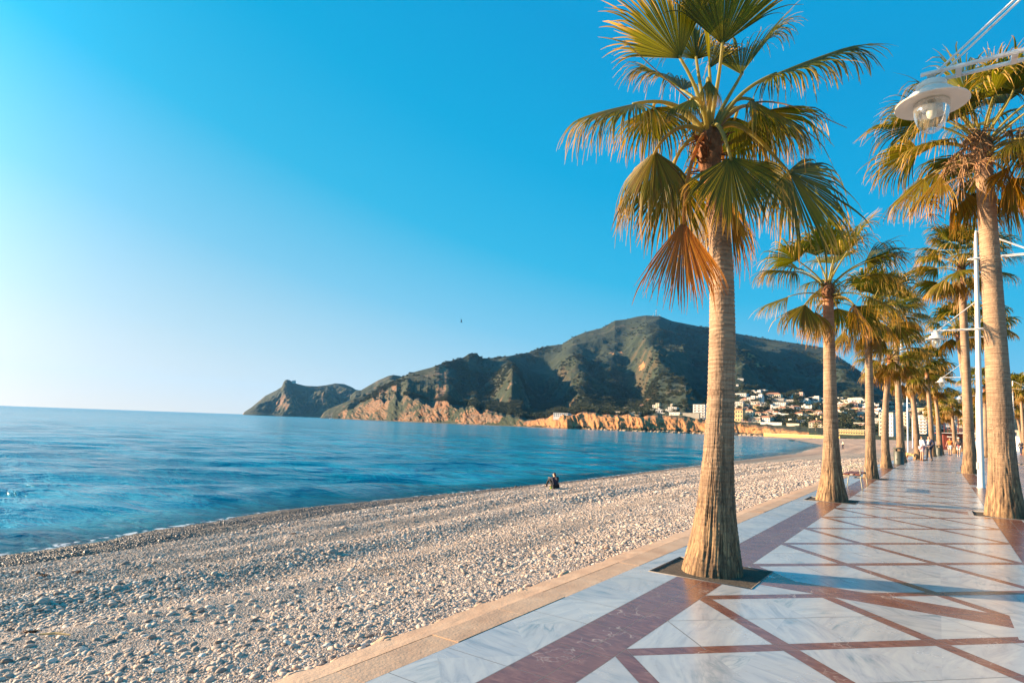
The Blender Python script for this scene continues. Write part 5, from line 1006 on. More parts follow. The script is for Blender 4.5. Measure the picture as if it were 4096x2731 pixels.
# (view window, box, wall colour, roof, storeys, columns, arched, balconies, kind, what it is)
HL=[(K7_,(35,885,158,916),'white','flat',2,7,0,0,0,'long white flat-roofed villa alone above the low cliffs left of the orange headland'),
(B8,(408,392,520,440),'yellow','wall',1,3,0,0,0,'ochre yellow terrace house on the left tip of the orange cliff'),
(B8,(525,405,1010,445),'stone','wall',1,0,0,0,0,'long pale retaining terrace along the orange cliff top'),
(B8,(700,325,812,388),'cream','flat',1,4,0,0,0,'small cream cube house above the long cliff-top terrace'),
(B8,(630,356,690,402),'white','flat',1,1,1,0,0,'tiny white arched pavilion near the yellow terrace house'),
(B8,(925,345,1055,400),'white','flat',1,5,1,0,0,'white house with a row of dark arches on the orange cliff'),
(B8,(990,282,1100,345),'pink','tile',1,4,0,0,0,'pinkish tile-roofed house above the white arched one'),
(B8,(1230,280,1345,335),'white','flat',1,3,0,0,0,'low white house left of the square tower on the clifftop'),
(B8,(1292,245,1366,335),'cream','flat',3,1,0,0,0,'square pale tower house standing highest on the clifftop'),
(B8,(1180,360,1262,420),'white','flat',1,1,1,0,0,'small white arched house under the square tower'),
(B8,(1300,365,1525,440),'white','flat',1,5,0,0,2,'wide white villa with chimney at the middle of the clifftop'),
(B8,(1530,320,1702,392),'white','flat',2,4,0,1,0,'two-storey white house left of the clifftop apartment block'),
(B8,(1578,262,1622,322),'cream','flat',2,1,0,0,0,'slim cream tower behind the two-storey white house'),
(B8,(1560,420,1790,470),'white','flat',1,6,1,0,0,'long low white arcade at the orange cliff edge'),
(B8,(1800,432,2112,512),'stone','wall',1,0,0,0,0,'blank stone-coloured wall block below the white apartments'),
(B8,(2005,272,2235,520),'white','flat',5,3,0,1,0,'five-storey white apartment block against the nearest palm trunk'),
(B3,(275,70,390,105),'white','flat',1,4,0,0,0,'isolated white house high on the shaded hillside right of the nearest trunk'),
(B3,(240,195,285,232),'white','flat',1,1,0,0,0,'tiny white hut below the isolated hillside house'),
(B3,(515,318,640,350),'white','flat',1,4,0,0,0,'low white house at the left of the uppermost town row'),
(B3,(700,305,880,352),'white','flat',1,5,0,0,0,'wide white house at the uppermost edge of town'),
(B3,(620,345,760,385),'white','flat',1,4,0,0,1,'white stepped house just below the uppermost wide one'),
(B3,(235,383,480,440),'white','flat',1,6,0,0,0,'shaded white villa high beside the nearest trunk'),
(B3,(180,556,385,715),'white','flat',4,5,0,1,0,'broad white apartment building right of the nearest trunk'),
(B3,(312,585,386,722),'cream','flat',4,1,0,0,0,'cream stair tower in front of the broad white apartments'),
(B3,(386,600,515,715),'grey','flat',3,4,0,1,0,'grey side wing right of the cream stair tower'),
(B3,(475,465,640,580),'white','flat',3,3,0,1,1,'white stepped block, left half of the gabled pair'),
(B3,(640,440,800,575),'white','flat',4,3,0,1,1,'white stepped block, taller right half of the gabled pair'),
(B3,(665,390,800,440),'cream','flat',1,2,0,0,0,'cream penthouse roof above the gabled white pair'),
(B3,(850,400,1180,470),'cream','tile',1,8,0,0,2,'long cream terrace with tile roof above the two rows of flats'),
(B3,(820,490,1270,572),'grey','flat',2,11,0,1,0,'left long row of grey-beige terraced flats'),
(B3,(1310,515,1605,612),'grey','flat',2,8,0,1,0,'right long row of grey-beige terraced flats'),
(B3,(1600,512,1760,578),'white','flat',2,3,0,0,1,'white cube houses at the right end of the terraced flats'),
(B3,(1490,380,1645,470),'pink','flat',2,3,0,0,1,'pinkish sunlit villa standing above the right row of flats'),
(B3,(1255,402,1400,462),'white','flat',1,4,0,0,0,'small white house between the dark trees above the flats'),
(B3,(1780,458,1985,535),'white','flat',1,5,0,0,1,'white villa at the upper right beside the second palm trunk'),
(B3,(1990,480,2130,545),'white','flat',1,4,0,0,0,'low white house touching the second trunk in the upper row'),
(B3,(750,570,945,642),'white','flat',2,5,0,0,0,'white two-storey house under the left row of flats'),
(B3,(1000,572,1312,652),'white','flat',2,7,0,0,0,'long white house under the middle of the flats'),
(B3,(730,640,830,752),'white','flat',2,1,0,0,2,'narrow white house with chimneys beside the dark pine clump'),
(B3,(930,652,1180,752),'white','flat',1,4,0,0,2,'white cluster bristling with chimneys in the town centre'),
(B3,(1195,632,1410,712),'white','flat',1,5,0,0,2,'white house right of the chimney cluster'),
(B3,(1430,650,1880,705),'pink','flat',1,8,0,0,0,'long low pinkish row in the right middle of town'),
(B3,(1885,580,1965,640),'cream','flat',1,2,0,0,0,'small cream house right of the tall lamp mast'),
(B3,(178,725,400,975),'yellow','tile',3,4,1,0,2,'large yellow building with tile roof and arches by the nearest trunk'),
(B3,(400,680,490,740),'cream','tile',1,1,0,0,0,'cream gable rising behind the large yellow building'),
(B3,(400,745,605,940),'cream','tile',3,3,1,0,0,'cream arched building joined right of the large yellow one'),
(B3,(605,790,760,882),'cream','tile',2,3,0,0,0,'cream two-storey tile-roofed house, third from the nearest trunk'),
(B3,(762,790,925,882),'cream','tile',2,3,0,0,0,'cream tile-roofed house, fourth from the nearest trunk'),
(B3,(715,892,992,990),'white','tile',2,5,0,0,0,'bright white villa with tile roof above the white cliff wall'),
(B3,(760,990,1200,1040),'white','wall',1,0,0,0,0,'long white garden wall on the cliff edge'),
(B3,(1310,1020,1572,1062),'cream','wall',1,0,0,0,0,'second pale garden wall on the cliff edge, farther right'),
(B3,(1600,940,1840,985),'white','flat',1,4,0,0,0,'low white flat house behind the cliff-edge villa'),
(B3,(1745,888,1910,935),'white','flat',1,3,0,0,0,'white house topping the cliff-edge villa group'),
(B3,(1780,985,2060,1092),'cream','tile',2,5,0,0,0,'cream villa with brown tile roof at the cliff edge near the second trunk'),
(B3,(1545,745,1700,842),'cream','tile',2,2,0,0,0,'cream house among gardens, right of the big dark pines'),
(B3,(1630,700,1700,752),'yellow','flat',1,1,0,0,0,'little yellow house above the garden houses'),
(B3,(1780,752,1870,830),'pink','tile',1,2,0,0,0,'pinkish cottage left of the garden villa'),
(B3,(1870,758,2040,842),'cream','tile',2,3,0,0,0,'garden villa with tile roof next to the second trunk'),
(Z4b,(270,466,385,512),'white','flat',1,4,0,0,0,'shaded white house, left of the topmost row past the second trunk'),
(Z4b,(620,470,860,530),'white','flat',2,10,1,0,0,'shaded white arcaded hotel in the topmost row past the second trunk'),
(Z4b,(490,482,610,525),'white','flat',1,4,0,0,0,'shaded white house just left of the arcaded hotel'),
(Z4b,(310,512,520,562),'cream','flat',1,5,0,0,2,'cream sunlit row under the shaded hotel'),
(Z4b,(270,582,470,640),'white','flat',1,4,0,0,2,'white row with round chimneys, left part past the second trunk'),
(Z4b,(480,590,650,640),'white','flat',1,4,0,0,2,'white row with round chimneys, middle part past the second trunk'),
(Z4b,(660,600,862,652),'white','flat',1,4,0,0,2,'white row with round chimneys, right part past the second trunk'),
(Z4b,(580,690,742,785),'yellow','tile',2,2,0,0,3,'yellow gabled house alone among pines between second and third trunks'),
(Z4b,(742,712,870,760),'white','flat',1,3,0,0,0,'low white house right of the yellow gabled one'),
(Z4b,(400,905,605,950),'white','flat',1,4,0,0,0,'low white houses above the beach palms'),
(Z4b,(780,892,862,960),'cream','flat',2,1,0,0,0,'cream house corner left of the third trunk'),
(Z4b,(640,1000,870,1110),'pink','flat',2,6,0,1,0,'terracotta-pink hotel behind the beach palms'),
(Z4b,(290,1140,870,1250),'yellow','flat',2,12,0,1,0,'long ochre beachfront building behind the palms'),
(Z4b,(1030,905,1175,1060),'grey','flat',3,3,0,1,0,'grey banded apartment block between third and fourth trunks'),
(Z4b,(1020,610,1130,720),'white','flat',1,3,0,0,2,'white hillside houses between third and fourth trunks, left'),
(Z4b,(1285,730,1455,790),'white','flat',1,5,0,0,0,'white hillside row above the white corner block'),
(Z4b,(1285,640,1445,700),'cream','flat',1,5,0,0,2,'cream hillside row near the hill foot, right of fourth trunk'),
(Z4b,(1285,820,1465,1280),'white','flat',6,3,0,0,0,'tall white corner block between fourth and fifth trunks'),
(Z4b,(1600,780,1745,1200),'cream','flat',6,2,0,1,0,'balconied cream block behind the white poles'),
(Z4b,(1610,660,1720,750),'grey','flat',2,4,0,0,0,'grey block uphill behind the white poles'),
(Z4b,(1930,690,2200,780),'yellow','flat',1,7,0,0,0,'pale yellow hillside row behind the big seafront apartments'),
(Z1,(705,125,930,560),'white','flat',6,3,0,1,0,'white seafront apartments left of the bald man\'s palm'),
(Z1,(1030,135,1180,600),'white','flat',6,2,0,0,0,'white seafront apartments right of the seventh palm'),
(Z1,(1180,200,1370,600),'white','flat',5,3,0,1,1,'white seafront apartments left of the kiosk canopy'),
(Z1,(1370,150,1620,560),'white','flat',5,3,0,1,0,'white seafront apartments above the kiosk canopy'),
(Z1,(1640,190,1860,560),'cream','flat',5,3,0,1,0,'cream seafront apartments behind the ninth palm'),
(Z1,(-150,60,150,600),'cream','flat',6,4,0,1,0,'cream seafront block with square windows left of the fifth trunk')]
boxes=[]
ENTRY=(0,0)
for vw,b,col,roof,fl,cl_,arch,balc,kind,lb in HL:
    x0,y0,x1,y1=zz(*vw,*b); cx=(x0+x1)/2; h=hill_hit(cx,y1)
    fy=y1
    if h is None or h[1]<300: 
        g=on_z(cx,max(y1,1748),-.9); h=(g[0],g[1],-.9)
    dist=h[0]*math.sin(YAW)+h[1]*math.cos(YAW); 
    if dist>2300: continue
    W_=(x1-x0)/FPX*dist; top=EYE+ray(cx,y0)[2]/(ray(cx,y0)[0]*math.sin(YAW)+ray(cx,y0)[1]*math.cos(YAW))*dist; Hh=max(top-h[2],2.2)
    Dp=min(max(W_*.6,5),12); ang=-math.atan2(h[0],h[1])*1.0; rz=ang-R(22)+rng.normal()*.1
    if 'wall' in (roof,): Dp=5
    nm='garden_wall' if roof=='wall' else ('apartment_building' if fl>=3 else 'house')
    c=(h[0]-math.sin(-ang)*0+math.sin(-ang)*Dp*.5,h[1]+math.cos(-ang)*Dp*.5,h[2])
    house(nm,lb,'wall' if roof=='wall' else ('apartment block' if fl>=3 else 'house'),c,W_,Hh,Dp,rz,col,roof,fl,cl_ if fl*cl_<=40 else 40//fl,'buildings of the hillside town',bool(arch),bool(balc),0.,kind)
    boxes.append((x0,y0,x1,y1,dist))
# small far houses filling the terraces
cnt={}
ords=['first','second','third','fourth','fifth','sixth','seventh','eighth','ninth','tenth','eleventh','twelfth','13th','14th','15th','16th','17th','18th','19th','20th']
def ordinal(i): return ords[i] if i<len(ords) else '%dth'%(i+1)
GAPS=[(2440,2780,'on the orange headland'),(2950,3290,'between the nearest and second palm trunks'),(3360,3455,'between the second and third palm trunks'),(3505,3530,'between the third and fourth trunks'),(3548,3572,'between the fourth and fifth trunks'),(3600,3660,'around the white poles'),(3690,3900,'behind the strolling people')]
ROWS=[(0,1605,'top'),(1605,1650,'upper'),(1650,1690,'middle'),(1690,1800,'lower')]
hr=np.random.default_rng(77); small=[]
for gi_,(a,b,gn) in enumerate(GAPS[1:],1):
    lo={1:1600,2:1600,3:1606,4:1612,5:1620,6:1625}[gi_]; hi={1:1690,2:1690,3:1700,4:1690,5:1690,6:1690}[gi_]
    for k in range({1:60,2:34,3:10,4:9,5:18,6:34}[gi_]):
        for tr_ in range(12):
            px,py=hr.uniform(a,b),hr.uniform(lo,hi)
            if all(not(x0-5<px<x1+5 and y0-2<py<y1+5) for x0,y0,x1,y1,_ in boxes) and all(abs(px-q[0])>9 or abs(py-q[1])>4 for q in small): small.append((px,py,gi_)); break
def rowof(py): return next(n for lo,hi,n in ROWS if lo<=py<hi)
small.sort(key=lambda q:(q[2],rowof(q[1]),q[0])); cnt={}
for px,py,gi_ in small:
    h=hill_hit(px,py); 
    if h is None: continue
    k=(gi_,rowof(py)); i=cnt.get(k,0); cnt[k]=i+1; col=['white','white','cream','white','pink','yellow'][hr.integers(0,6)]; roof='tile' if hr.random()<.35 else 'flat'
    W_=hr.uniform(8,15); Hh=hr.choice([3.2,3.4,6.0]); ang=-math.atan2(h[0],h[1])-R(25)+hr.normal()*.35
    house('house',f'{ordinal(i)} small hillside house from the left, {rowof(py)} row {GAPS[gi_][2]}','house',h,W_,Hh,hr.uniform(6,9),ang,col,roof,1 if Hh<5 else 2,int(hr.integers(2,4)),'small houses scattered on the hillside',False,False,0.,int(hr.integers(0,4)))
# ---- trees among the houses
def pine_mesh(seed,r,h,umb):
    rs=np.random.default_rng(seed); m=MB()
    for q in range(12 if not umb else 9):
        c=rs.normal(size=3)*np.array([.42,.42,.16 if umb else .36])*r+np.array([0,0,h]); crown_clump(m,c,r*.48,95,rs,.62 if umb else .9,.20)
    return m.mesh('crown',M_pine)
PM=[(pine_mesh(1,4.2,6.2,True),4.2,6.2),(pine_mesh(2,4.6,5.6,False),4.6,5.6),(pine_mesh(3,3.4,5.,False),3.4,5.),(pine_mesh(4,5.,7.,True),5.,7.)]
TM=[]
for k in range(2):
    m=MB(); m.tube([(0,0,-1),(.1,0,1.5),(.05+.4*k,.1,3.4),(.3*k,.1,5.6)],[.34,.28,.22,.12],7)
    for a in(.4,2.3,4.4): m.tube([(.1,0,3.0),(1.2*math.cos(a),1.2*math.sin(a),4.6),(2.0*math.cos(a),2.0*math.sin(a),5.8)],[.14,.10,.05],5)
    TM.append(m.mesh('trunk',M_bark))
trees=[]
SPOT=[(0,(2455,1650),(2475,1652),(2520,1640),(2557,1643),(2573,1655),(2583,1628),(2600,1632),(2618,1645),(2643,1640),(2655,1650),(2672,1632),(2700,1640),(2723,1645),(2752,1637),(2765,1650),(2640,1622),(2735,1625))]
for gi_,*ps in SPOT: trees+=[(x,y,gi_) for x,y in ps]
for gi_,n in ((1,40),(2,18),(3,8),(4,7),(5,10),(6,20),(0,10)):
    a,b,_=GAPS[gi_]
    for k in range(n):
        for tr_ in range(10):
            px,py=hr.uniform(a-6,b+6),hr.uniform(1590 if gi_ else 1615,1700 if gi_ else 1650)
            if all(not(x0-2<px<x1+2 and y0<py<y1+2) for x0,y0,x1,y1,_ in boxes): trees.append((px,py,gi_)); break
trees+=[(3130+hr.uniform(-28,42),1668+hr.uniform(-8,18),1) for _ in range(12)]+[(3395+hr.uniform(-35,40),1662+hr.uniform(-5,8),2) for _ in range(8)]
trees.sort(key=lambda q:(q[2],rowof(q[1]),q[0])); cnt={}
for px,py,gi_ in trees:
    h=hill_hit(px,py)
    if h is None or math.hypot(h[0],h[1])>1500: continue
    k=(gi_,rowof(py)); i=cnt.get(k,0); cnt[k]=i+1; v=int(hr.integers(0,4)); s=hr.uniform(.6,1.15)
    r=thing('pine_tree',f'{ordinal(i)} dark green pine from the left, {rowof(py)} row {GAPS[gi_][2]}','tree',h,hr.uniform(0,6.28),'pines growing among the hillside houses'); r.scale=(s,s,s*hr.uniform(.85,1.1))
    link('crown',PM[v][0],r); link('trunk',TM[v%2],r)
# bushes on the orange cliffs: part of the cover, one mass
m=MB(); rs=np.random.default_rng(8)
for k in range(46):
    px,py=rs.uniform(2365,3290),rs.uniform(1672,1722)
    if 2790<px<2930 and rs.random()<.5: continue
    h=hill_hit(px,py)
    if h is None: continue
    crown_clump(m,(h[0],h[1],h[2]),rs.uniform(.8,2.),60,rs,.8,.26)
o=link('cliff_scrub',m.mesh('cliff_scrub',M_pine)); struct(o,'stuff'); o['label']='low green bushes clinging to the orange cliffs'
# boulders fallen at the cliff foot
M_rock=hill_mat('boulder_rock',3.)
m=MB()
for k in range(120):
    px=rs.uniform(2350,3050); a,_=azel(px,1725); rad=float(np.interp(a,AZf,RF))*(1+.022*float(pn(a*.45,2)))-rs.uniform(-3,7); s=rs.uniform(.7,2.6)*(1.6 if rs.random()<.08 else 1)
    rock(m,(rad*math.sin(R(a)),rad*math.cos(R(a)),SEA_Z+s*.25),(s,s*rs.uniform(.7,1.2),s*.7),k*1.7,8)
o=link('cliff_foot_boulders',m.mesh('cliff_foot_boulders',simple('boulder',(.36,.25,.16),.9,.4,.4))); struct(o,'stuff'); o['label']='boulders fallen along the waterline under the orange cliffs'
# yellow sea wall behind the far sand
pw=lambda px,rad:np.array([rad*math.sin(R(azel(px,1740)[0])),rad*math.cos(R(azel(px,1740)[0])),0.]); A_=pw(3056,632); B_=pw(3360,528)
d=B_-A_; L=np.linalg.norm(d); r=thing('sea_wall','long ochre yellow wall at the back of the far sand below the orange cliff','wall',(A_[0],A_[1],-1.6),math.atan2(d[1],d[0])); mb=MB(); mb.box((L/2,0,.9),(L,.6,2.6)); part('wall',mb,[stucco('wall_ochre',(.62,.40,.10))],r); mb=MB(); mb.box((L/2,0,2.3),(L,.8,.2)); part('coping',mb,[WALLS['cream']],r)
# small palms at the back of the beach
lowcrown=[joined_crown(LIB_LO,[(LIB_LO[i][v%2],Matrix.Translation((0,0,dz))@M) for i,v,M,dz in placements(170+k,1.7,.7,.6)],'crown') for k in range(2)]
for m_ in lowcrown: pass
mb=MB(); mb.lathe([(.42,-.3),(.3,.4),(.22,2),(.2,6.2)],9); PT=mb.mesh('trunk',M_trunk,True); cattr(PT,'wear',np.zeros((len(PT.vertices),3)))
bp=[(x,1748,rs.uniform(.8,1.25)) for x in (3362,3370,3377,3384,3392,3401,3406,3414,3425,3431,3438,3444,3452,3459,3502,3508,3516,3521,3556,3562,3568,3603,3612,3640,3702,3716,3724,3733,3765,3770,3778,3850,3862)]+[(2963,1676,.9),(2987,1676,.9),(3018,1680,.85),(3028,1682,.8),(3198,1692,.7),(3262,1722,.75)]
for i,(px,py,s) in enumerate(bp):
    h=hill_hit(px,py) if py<1740 else None
    if h is None: g=on_z(px,py+2,-.9); h=(g[0],g[1],-1.); 
    cl_=f'{ordinal(i)} small palm from the left at the back of the far sand' if py>1740 else f'{ordinal(i-33)} small palm from the left on the clifftop gardens'
    r=thing('fan_palm',cl_,'palm tree',h,rs.uniform(0,6.28),'small palms behind the far beach'); r.scale=(s,s,s); link('trunk',PT,r); o=link('crown',lowcrown[i%2],r); o.location=(0,0,6.2)
# far beach clutter: white beach huts, sunbeds
M_hut=simple('hut_white',(.74,.74,.72),.5,2,.1); M_blue=simple('sunbed_blue',(.10,.25,.45),.6,3)
for i,(px,w_) in enumerate(((3409,2.6),(3427,2.2),(3439,3.2),(3449,2.4),(3458,2.4),(3512,3.),(3570,2.6))):
    g=on_z(px,1752,-1.); r=thing('beach_hut',f'{ordinal(i)} small white beach booth from the left on the far sand','beach hut',(g[0],g[1],-1.),-math.atan2(g[0],g[1]),'white booths on the far sand'); mb=MB(); mb.box((0,0,1.1),(w_,2,2.2)); part('wall',mb,[M_hut],r); mb=MB(); mb.add([(-w_/2-.2,-1.2,2.2),(w_/2+.2,-1.2,2.2),(w_/2+.2,1.2,2.2),(-w_/2-.2,1.2,2.2),(0,-1.2,2.8),(0,1.2,2.8)],[(0,1,4),(2,3,5),(0,4,5,3),(1,2,5,4),(3,2,1,0)]); part('roof',mb,[M_hut],r); mb=MB(); mb.box((0,-1.02,1.),(w_*.5,.05,1.3)); part('shutter',mb,[M_blue],r)
for i in range(10):
    px=3222+i*6+rs.uniform(-2,2); g=on_z(px,1752+rs.uniform(-2,3),-1.9); r=thing('sunbed',f'{ordinal(i)} blue sunbed from the left lying on the far sand','sunbed',(g[0],g[1],-1.8),rs.uniform(0,3),'blue sunbeds on the far sand'); mb=MB(); mb.box((0,0,.34),(2,.7,.08)); part('bed',mb,[M_blue],r); mb=MB(); mb.box((-.8,0,.55),(.5,.66,.06),0,None,[[.8,0,.6],[0,1,0],[-.6,0,.8]]); part('headrest',mb,[M_blue],r)
    mb=MB()
    for a,b in((-.8,-.3),(.8,-.3),(-.8,.3),(.8,.3)): mb.box((a,b,.15),(.06,.06,.3))
    part('legs',mb,[M_galv],r)

# ============================================================ KIOSK, TENT, BOATS, SUMMIT MASTS, BIRDS
g=on_z(3826,1797,0); kd=g[0]*math.sin(YAW)+g[1]*math.cos(YAW); kw=86/FPX*kd
M_kred=simple('kiosk_wood',(.20,.045,.03),.6,6,.3); M_canvas=simple('canopy_canvas',(.70,.60,.46),.8,3,.1)
r=thing('beach_kiosk','dark red wooden kiosk with roof terrace and cream canopy where the promenade ends','kiosk',(g[0],g[1],-.1),R(8)); mb=MB(); mb.box((0,2.,1.25),(kw,4,2.5)); part('wall',mb,[M_kred],r)
mb=MB(); mb.box((0,1.6,2.6),(kw+1.4,6,.16)); part('roof',mb,[M_kred],r); mb=MB(); mb.box((0,-1.42,2.62),(kw+1.4,.05,.1)); part('fascia',mb,[M_white],r)
mb=MB()
for i in range(9): mb.box((-kw/2+kw*i/8,-1.2,3.1),(.07,.07,.9))
for z in(3.15,3.5): mb.box((0,-1.2,z),(kw,.05,.07))
part('railing',mb,[M_kred],r)
for sx in(-1,1):
    for yy in(-1.2,2.6): mb=MB(); mb.box((sx*kw*.36-.5,yy,4.3),(.10,.10,3.4)); part('post',mb,[M_kred],r)
mb=MB(); q=kw*.40; mb.add([(-q-.5,-1.6,6.0),(q-.5,-1.6,6.0),(q-.5,3,6.0),(-q-.5,3,6.0),(-.5,.7,7.0),(-q-.5,-1.6,5.75),(q-.5,-1.6,5.75),(q-.5,3,5.75),(-q-.5,3,5.75)],[(0,1,4),(1,2,4),(2,3,4),(3,0,4),(0,5,6,1),(1,6,7,2),(3,2,7,8),(0,3,8,5)]); part('canopy',mb,[M_canvas],r)
mb=MB(); mb.box((-kw*.30,-1.27,3.9),(.95,.05,.7)); part('sign_panel',mb,[M_hut],r)
mb=MB(); mb.box((-kw*.2,-.03,2.05),(kw*.3,.06,.22)); part('menu_board',mb,[M_hut],r)
for xx in(-.12,.18):
    mb=MB(); mb.box((kw*xx,-.04,1.45),(kw*.16,.05,.8)); part('serving_hatch',mb,[M_win],r)
mb=MB(); mb.box((kw*.38,-.03,1.35),(.62,.05,.85)); pn_=part('number_panel',mb,[simple('panel_dark',(.05,.03,.03),.6)],r)
cu=D.curves.new('three','FONT'); cu.body='3'; cu.size=1.05; cu.extrude=.02; cu.align_x='CENTER'; cu.align_y='CENTER'; to=D.objects.new('tmp',cu); COL.objects.link(to); bpy.context.view_layer.update()
tm=D.meshes.new_from_object(to.evaluated_get(bpy.context.evaluated_depsgraph_get())); D.objects.remove(to); tm.name='painted_number'; tm.materials.clear(); tm.materials.append(simple('number_yellow',(.72,.66,.36),.6)); o=link('painted_number',tm,pn_,(kw*.38,-.07,1.35)); o.rotation_euler=(R(90),0,0)
g=on_z(4040,1800,0); r=thing('white_tent','white fabric stall with slanting roof beyond the far lamp post','stall',(g[0],g[1],-.1),R(-20)); mb=MB(); mb.add([(-2.2,-1.5,0),(2.2,-1.5,0),(2.2,1.5,0),(-2.2,1.5,0),(-2.2,-1.5,3.0),(2.2,-1.5,2.3),(2.2,1.5,2.3),(-2.2,1.5,3.0)],[(0,1,5,4),(1,2,6,5),(2,3,7,6),(3,0,4,7)]); part('wall',mb,[M_hut],r); mb=MB(); mb.add([(-2.5,-1.8,3.08),(2.5,-1.8,2.28),(2.5,1.8,2.28),(-2.5,1.8,3.08),(-2.5,-1.8,3.18),(2.5,-1.8,2.38),(2.5,1.8,2.38),(-2.5,1.8,3.18)],[(0,3,2,1),(4,5,6,7),(0,1,5,4),(1,2,6,5),(2,3,7,6),(3,0,4,7)]); part('roof',mb,[M_hut],r)
# row of low promenade buildings closing the view at the far right
for i,(px,w_,h_,col) in enumerate(((3905,12,7,'cream'),(3975,14,9,'white'),(4060,16,8,'cream'),(4150,16,9,'white'))):
    g=on_z(px,1776,-.1); house('building',['low cream seafront building left of the tallest near palm','white seafront building hidden by the tallest near palm','low cream building behind the right-hand walker','white building past the right edge of the plaza'][i],'building',(g[0],g[1],-.1),w_,h_,9,-math.atan2(g[0],g[1]),col,'flat',2,5,'low seafront buildings',False,True)
# sailing boat under the headland
g=on_z(1325,1674.5,SEA_Z); sc=1.; r=thing('sailing_boat','white sailing boat with bare mast anchored under the headland','boat',(g[0],g[1],SEA_Z),R(60)); r.rotation_euler=(R(3),0,R(60))
mb=MB(); st=[(-5.2,.9,.9),(-3,1.5,.9),(0,1.75,.95),(3,1.3,1.1),(5.,.35,1.3),(5.8,.02,1.4)]; P=np.array([[(x,-w_,h_),(x,-w_*.75,.1),(x,0,-.5),(x,w_*.75,.1),(x,w_,h_)] for x,w_,h_ in st]); mb.grid(P); mb.grid(np.array([[(x,-w_,h_),(x,w_,h_)] for x,w_,h_ in st])); mb.add([P[0][k] for k in range(5)],[(0,1,2,3,4)]); part('hull',mb,[M_hut],r,True)
mb=MB(); mb.box((.3,0,1.3),(3.6,1.7,.75)); part('cabin',mb,[M_hut],r); mb=MB(); mb.tube([(1.,0,.9),(1.,0,15.5)],[.14,.08],8); part('mast',mb,[M_hut],r); mb=MB(); mb.tube([(1.,0,2.4),(-4.,0,2.5)],.16,8); part('boom',mb,[M_hut],r)
mb=MB(); [mb.tube([(1.,0,15.3),p],.03,4) for p in((5.7,0,1.4),(-5.1,0,1.))]; part('rigging',mb,[M_galv],r)
g=on_z(3165,1762,SEA_Z); r=thing('rowing_boat','tiny pink dinghy afloat off the far sand','boat',(g[0],g[1],SEA_Z+.1),.4); mb=MB(); P=np.array([[(x,-w_,h_),(x,0,-.2),(x,w_,h_)] for x,w_,h_ in((-1.5,.5,.4),(0,.7,.35),(1.2,.5,.45),(1.9,.02,.6))]); mb.grid(P); part('hull',mb,[WALLS['pink']],r,True); mb=MB(); mb.box((-.3,0,.3),(.25,1.1,.05)); part('seat',mb,[WALLS['pink']],r)
# masts on the summit
M_mred=simple('mast_red',(.45,.08,.07),.6,3); 
def lattice(root,x,Hm,w0,w1,n,alt=True,mat=None):
    for j in range(n):
        mb=MB(); z0,z1=Hm*j/n,Hm*(j+1)/n; a,b=w0+(w1-w0)*j/n,w0+(w1-w0)*(j+1)/n
        for sx in(-1,1):
            for sy in(-1,1):
                mb.tube([(x+sx*a,sy*a,z0),(x+sx*b,sy*b,z1)],.28,4); mb.tube([(x+sx*a,sy*a,z0),(x-sx*b,sy*b,z1)],.16,4)
        part('lattice_section',mb,[(M_mred if j%2==(n-1)%2 else M_hut)],root)
def summit(px,py): a,tn=azel(px,py); rad=float(np.interp(a,AZf,RC)); return np.array([rad*math.sin(R(a)),rad*math.cos(R(a)),EYE+tn*rad])
c=summit(2625,1268); mp=2350/FPX
r=thing('radio_mast','red and white lattice radio mast on the hill summit','radio mast',(c[0],c[1],c[2]-3),R(20)); lattice(r,0,38*mp,2.6,1.3,7)
for z,sx in((28,-2.4),(26,.8),(19,-2.8),(9,-2.8),(12,2.4)): mb=MB(); mb.lathe([(0,-.5),(1.2,-.3),(1.6,.2),(1.4,.25),(0,0)],12); o=part('dish',mb,[M_hut],r,True); o.location=(sx,-2.,z*mp); o.rotation_euler=(R(90),0,.3)
for i,(px,h_,lb) in enumerate(((2613.5,18,'slender lesser mast left of the summit radio mast'),(2638.5,11,'short pole aerial right of the summit mast'),(2641,9,'shorter pole aerial farthest right on the summit'))):
    c=summit(px,1266); r=thing('aerial_mast',lb,'radio mast',(c[0],c[1],c[2]-2),0,'lesser aerials on the summit'); mb=MB(); mb.tube([(0,0,-1),(0,0,h_*mp)],[.5,.25],6); part('pole',mb,[M_galv],r); mb=MB(); mb.lathe([(0,-.5),(1.2,-.2),(1.,.3),(0,0)],10,(-1.5,0,h_*mp*.35)); part('dish',mb,[M_hut],r)
for i,(px,py) in enumerate(((2615,1264),(2620,1266),(2631,1266),(2637,1264))):
    c=summit(px,py); house('equipment_hut',f'{ordinal(i)} white equipment hut from the left on the hill summit','hut',(c[0],c[1]-8,c[2]-4),4.2,5,4,.3,'white','flat',1,1,'white huts on the summit')
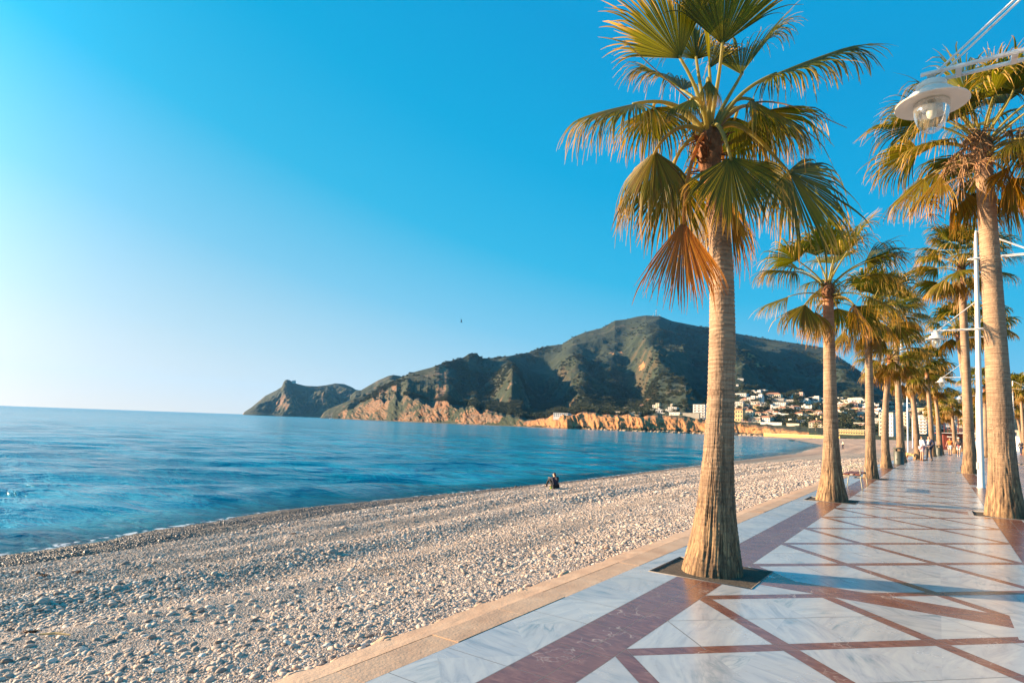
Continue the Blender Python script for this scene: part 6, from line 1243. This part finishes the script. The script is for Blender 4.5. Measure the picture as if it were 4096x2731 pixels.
# white lighthouse building on the cape
a,tn=azel(1175,1530); rad=3420.; house('lighthouse_building','white building on the neck behind the cape knoll','building',(rad*math.sin(R(a)),rad*math.cos(R(a)),EYE+tn*rad),20,9,9,R(50),'white','flat',1,4,None,False,False,0.,1)
# gulls
M_gull=simple('gull_grey',(.10,.10,.11),.7,10)
for px,py,dp,lb in((1845,1288,75,'dark gull gliding with one wing raised above the sea'),(827,1492,190,'tiny pale gull low over the horizon at the left')):
    p=at_depth(px,py,dp); r=thing('gull',lb,'bird',tuple(p),R(40) if px>1000 else R(-20),'gulls over the bay'); r.scale=(.7,.7,.7)
    bd={'t':((-.2,0,0),(.02,.012)),'b':((-.05,0,0),.045),'c':((.09,0,.0),.05),'h':((.19,0,.02),.033),'k':((.25,0,.01),.01)}; link('body',skin_mesh('body',bd,[('t','b'),('b','c'),('c','h'),('h','k')],M_gull,1),r)
    for s,el in((1,1.15),(-1,.5)):
        mb=MB(); y1,z1=s*.28*math.cos(el),.28*math.sin(el); y2,z2=y1+s*.34*math.cos(el-1.),z1+.34*math.sin(el-1.) if s<0 else z1+.30
        if s>0: y2=y1-.02
        mb.add([(.08,0,.02),(-.09,0,.02),(-.05,y1,z1),(.10,y1,z1),(-.12,y2,z2),(-.02,y2,z2),(.0,y1*.5,z1*.5+.03),(0,y1,z1+.025)],[(0,6,1),(0,3,6),(3,7,6),(1,6,2),(6,7,2),(3,5,7),(7,5,4),(7,4,2),(0,1,2,3),(3,2,4,5)]); part('wing',mb,[M_gull],r)
# ============================================================ AIR
hb=MB(); hb.box((0,2600,252),(19000,13800,526)); hz_=hb.mesh('haze',[]); tz=D.materials.new('haze_air'); tz.use_nodes=True; n_=tz.node_tree; n_.nodes.clear()
pv=n_.nodes.new('ShaderNodeVolumePrincipled'); pv.inputs['Color'].default_value=(.18,.52,1.,1); pv.inputs['Density'].default_value=.000035; pv.inputs['Anisotropy'].default_value=.2
oo=n_.nodes.new('ShaderNodeOutputMaterial'); n_.links.new(pv.outputs[0],oo.inputs['Volume']); hz_.materials.append(tz); o=link('haze',hz_); struct(o,'stuff'); o['label']='thin sea haze filling the air over the bay'
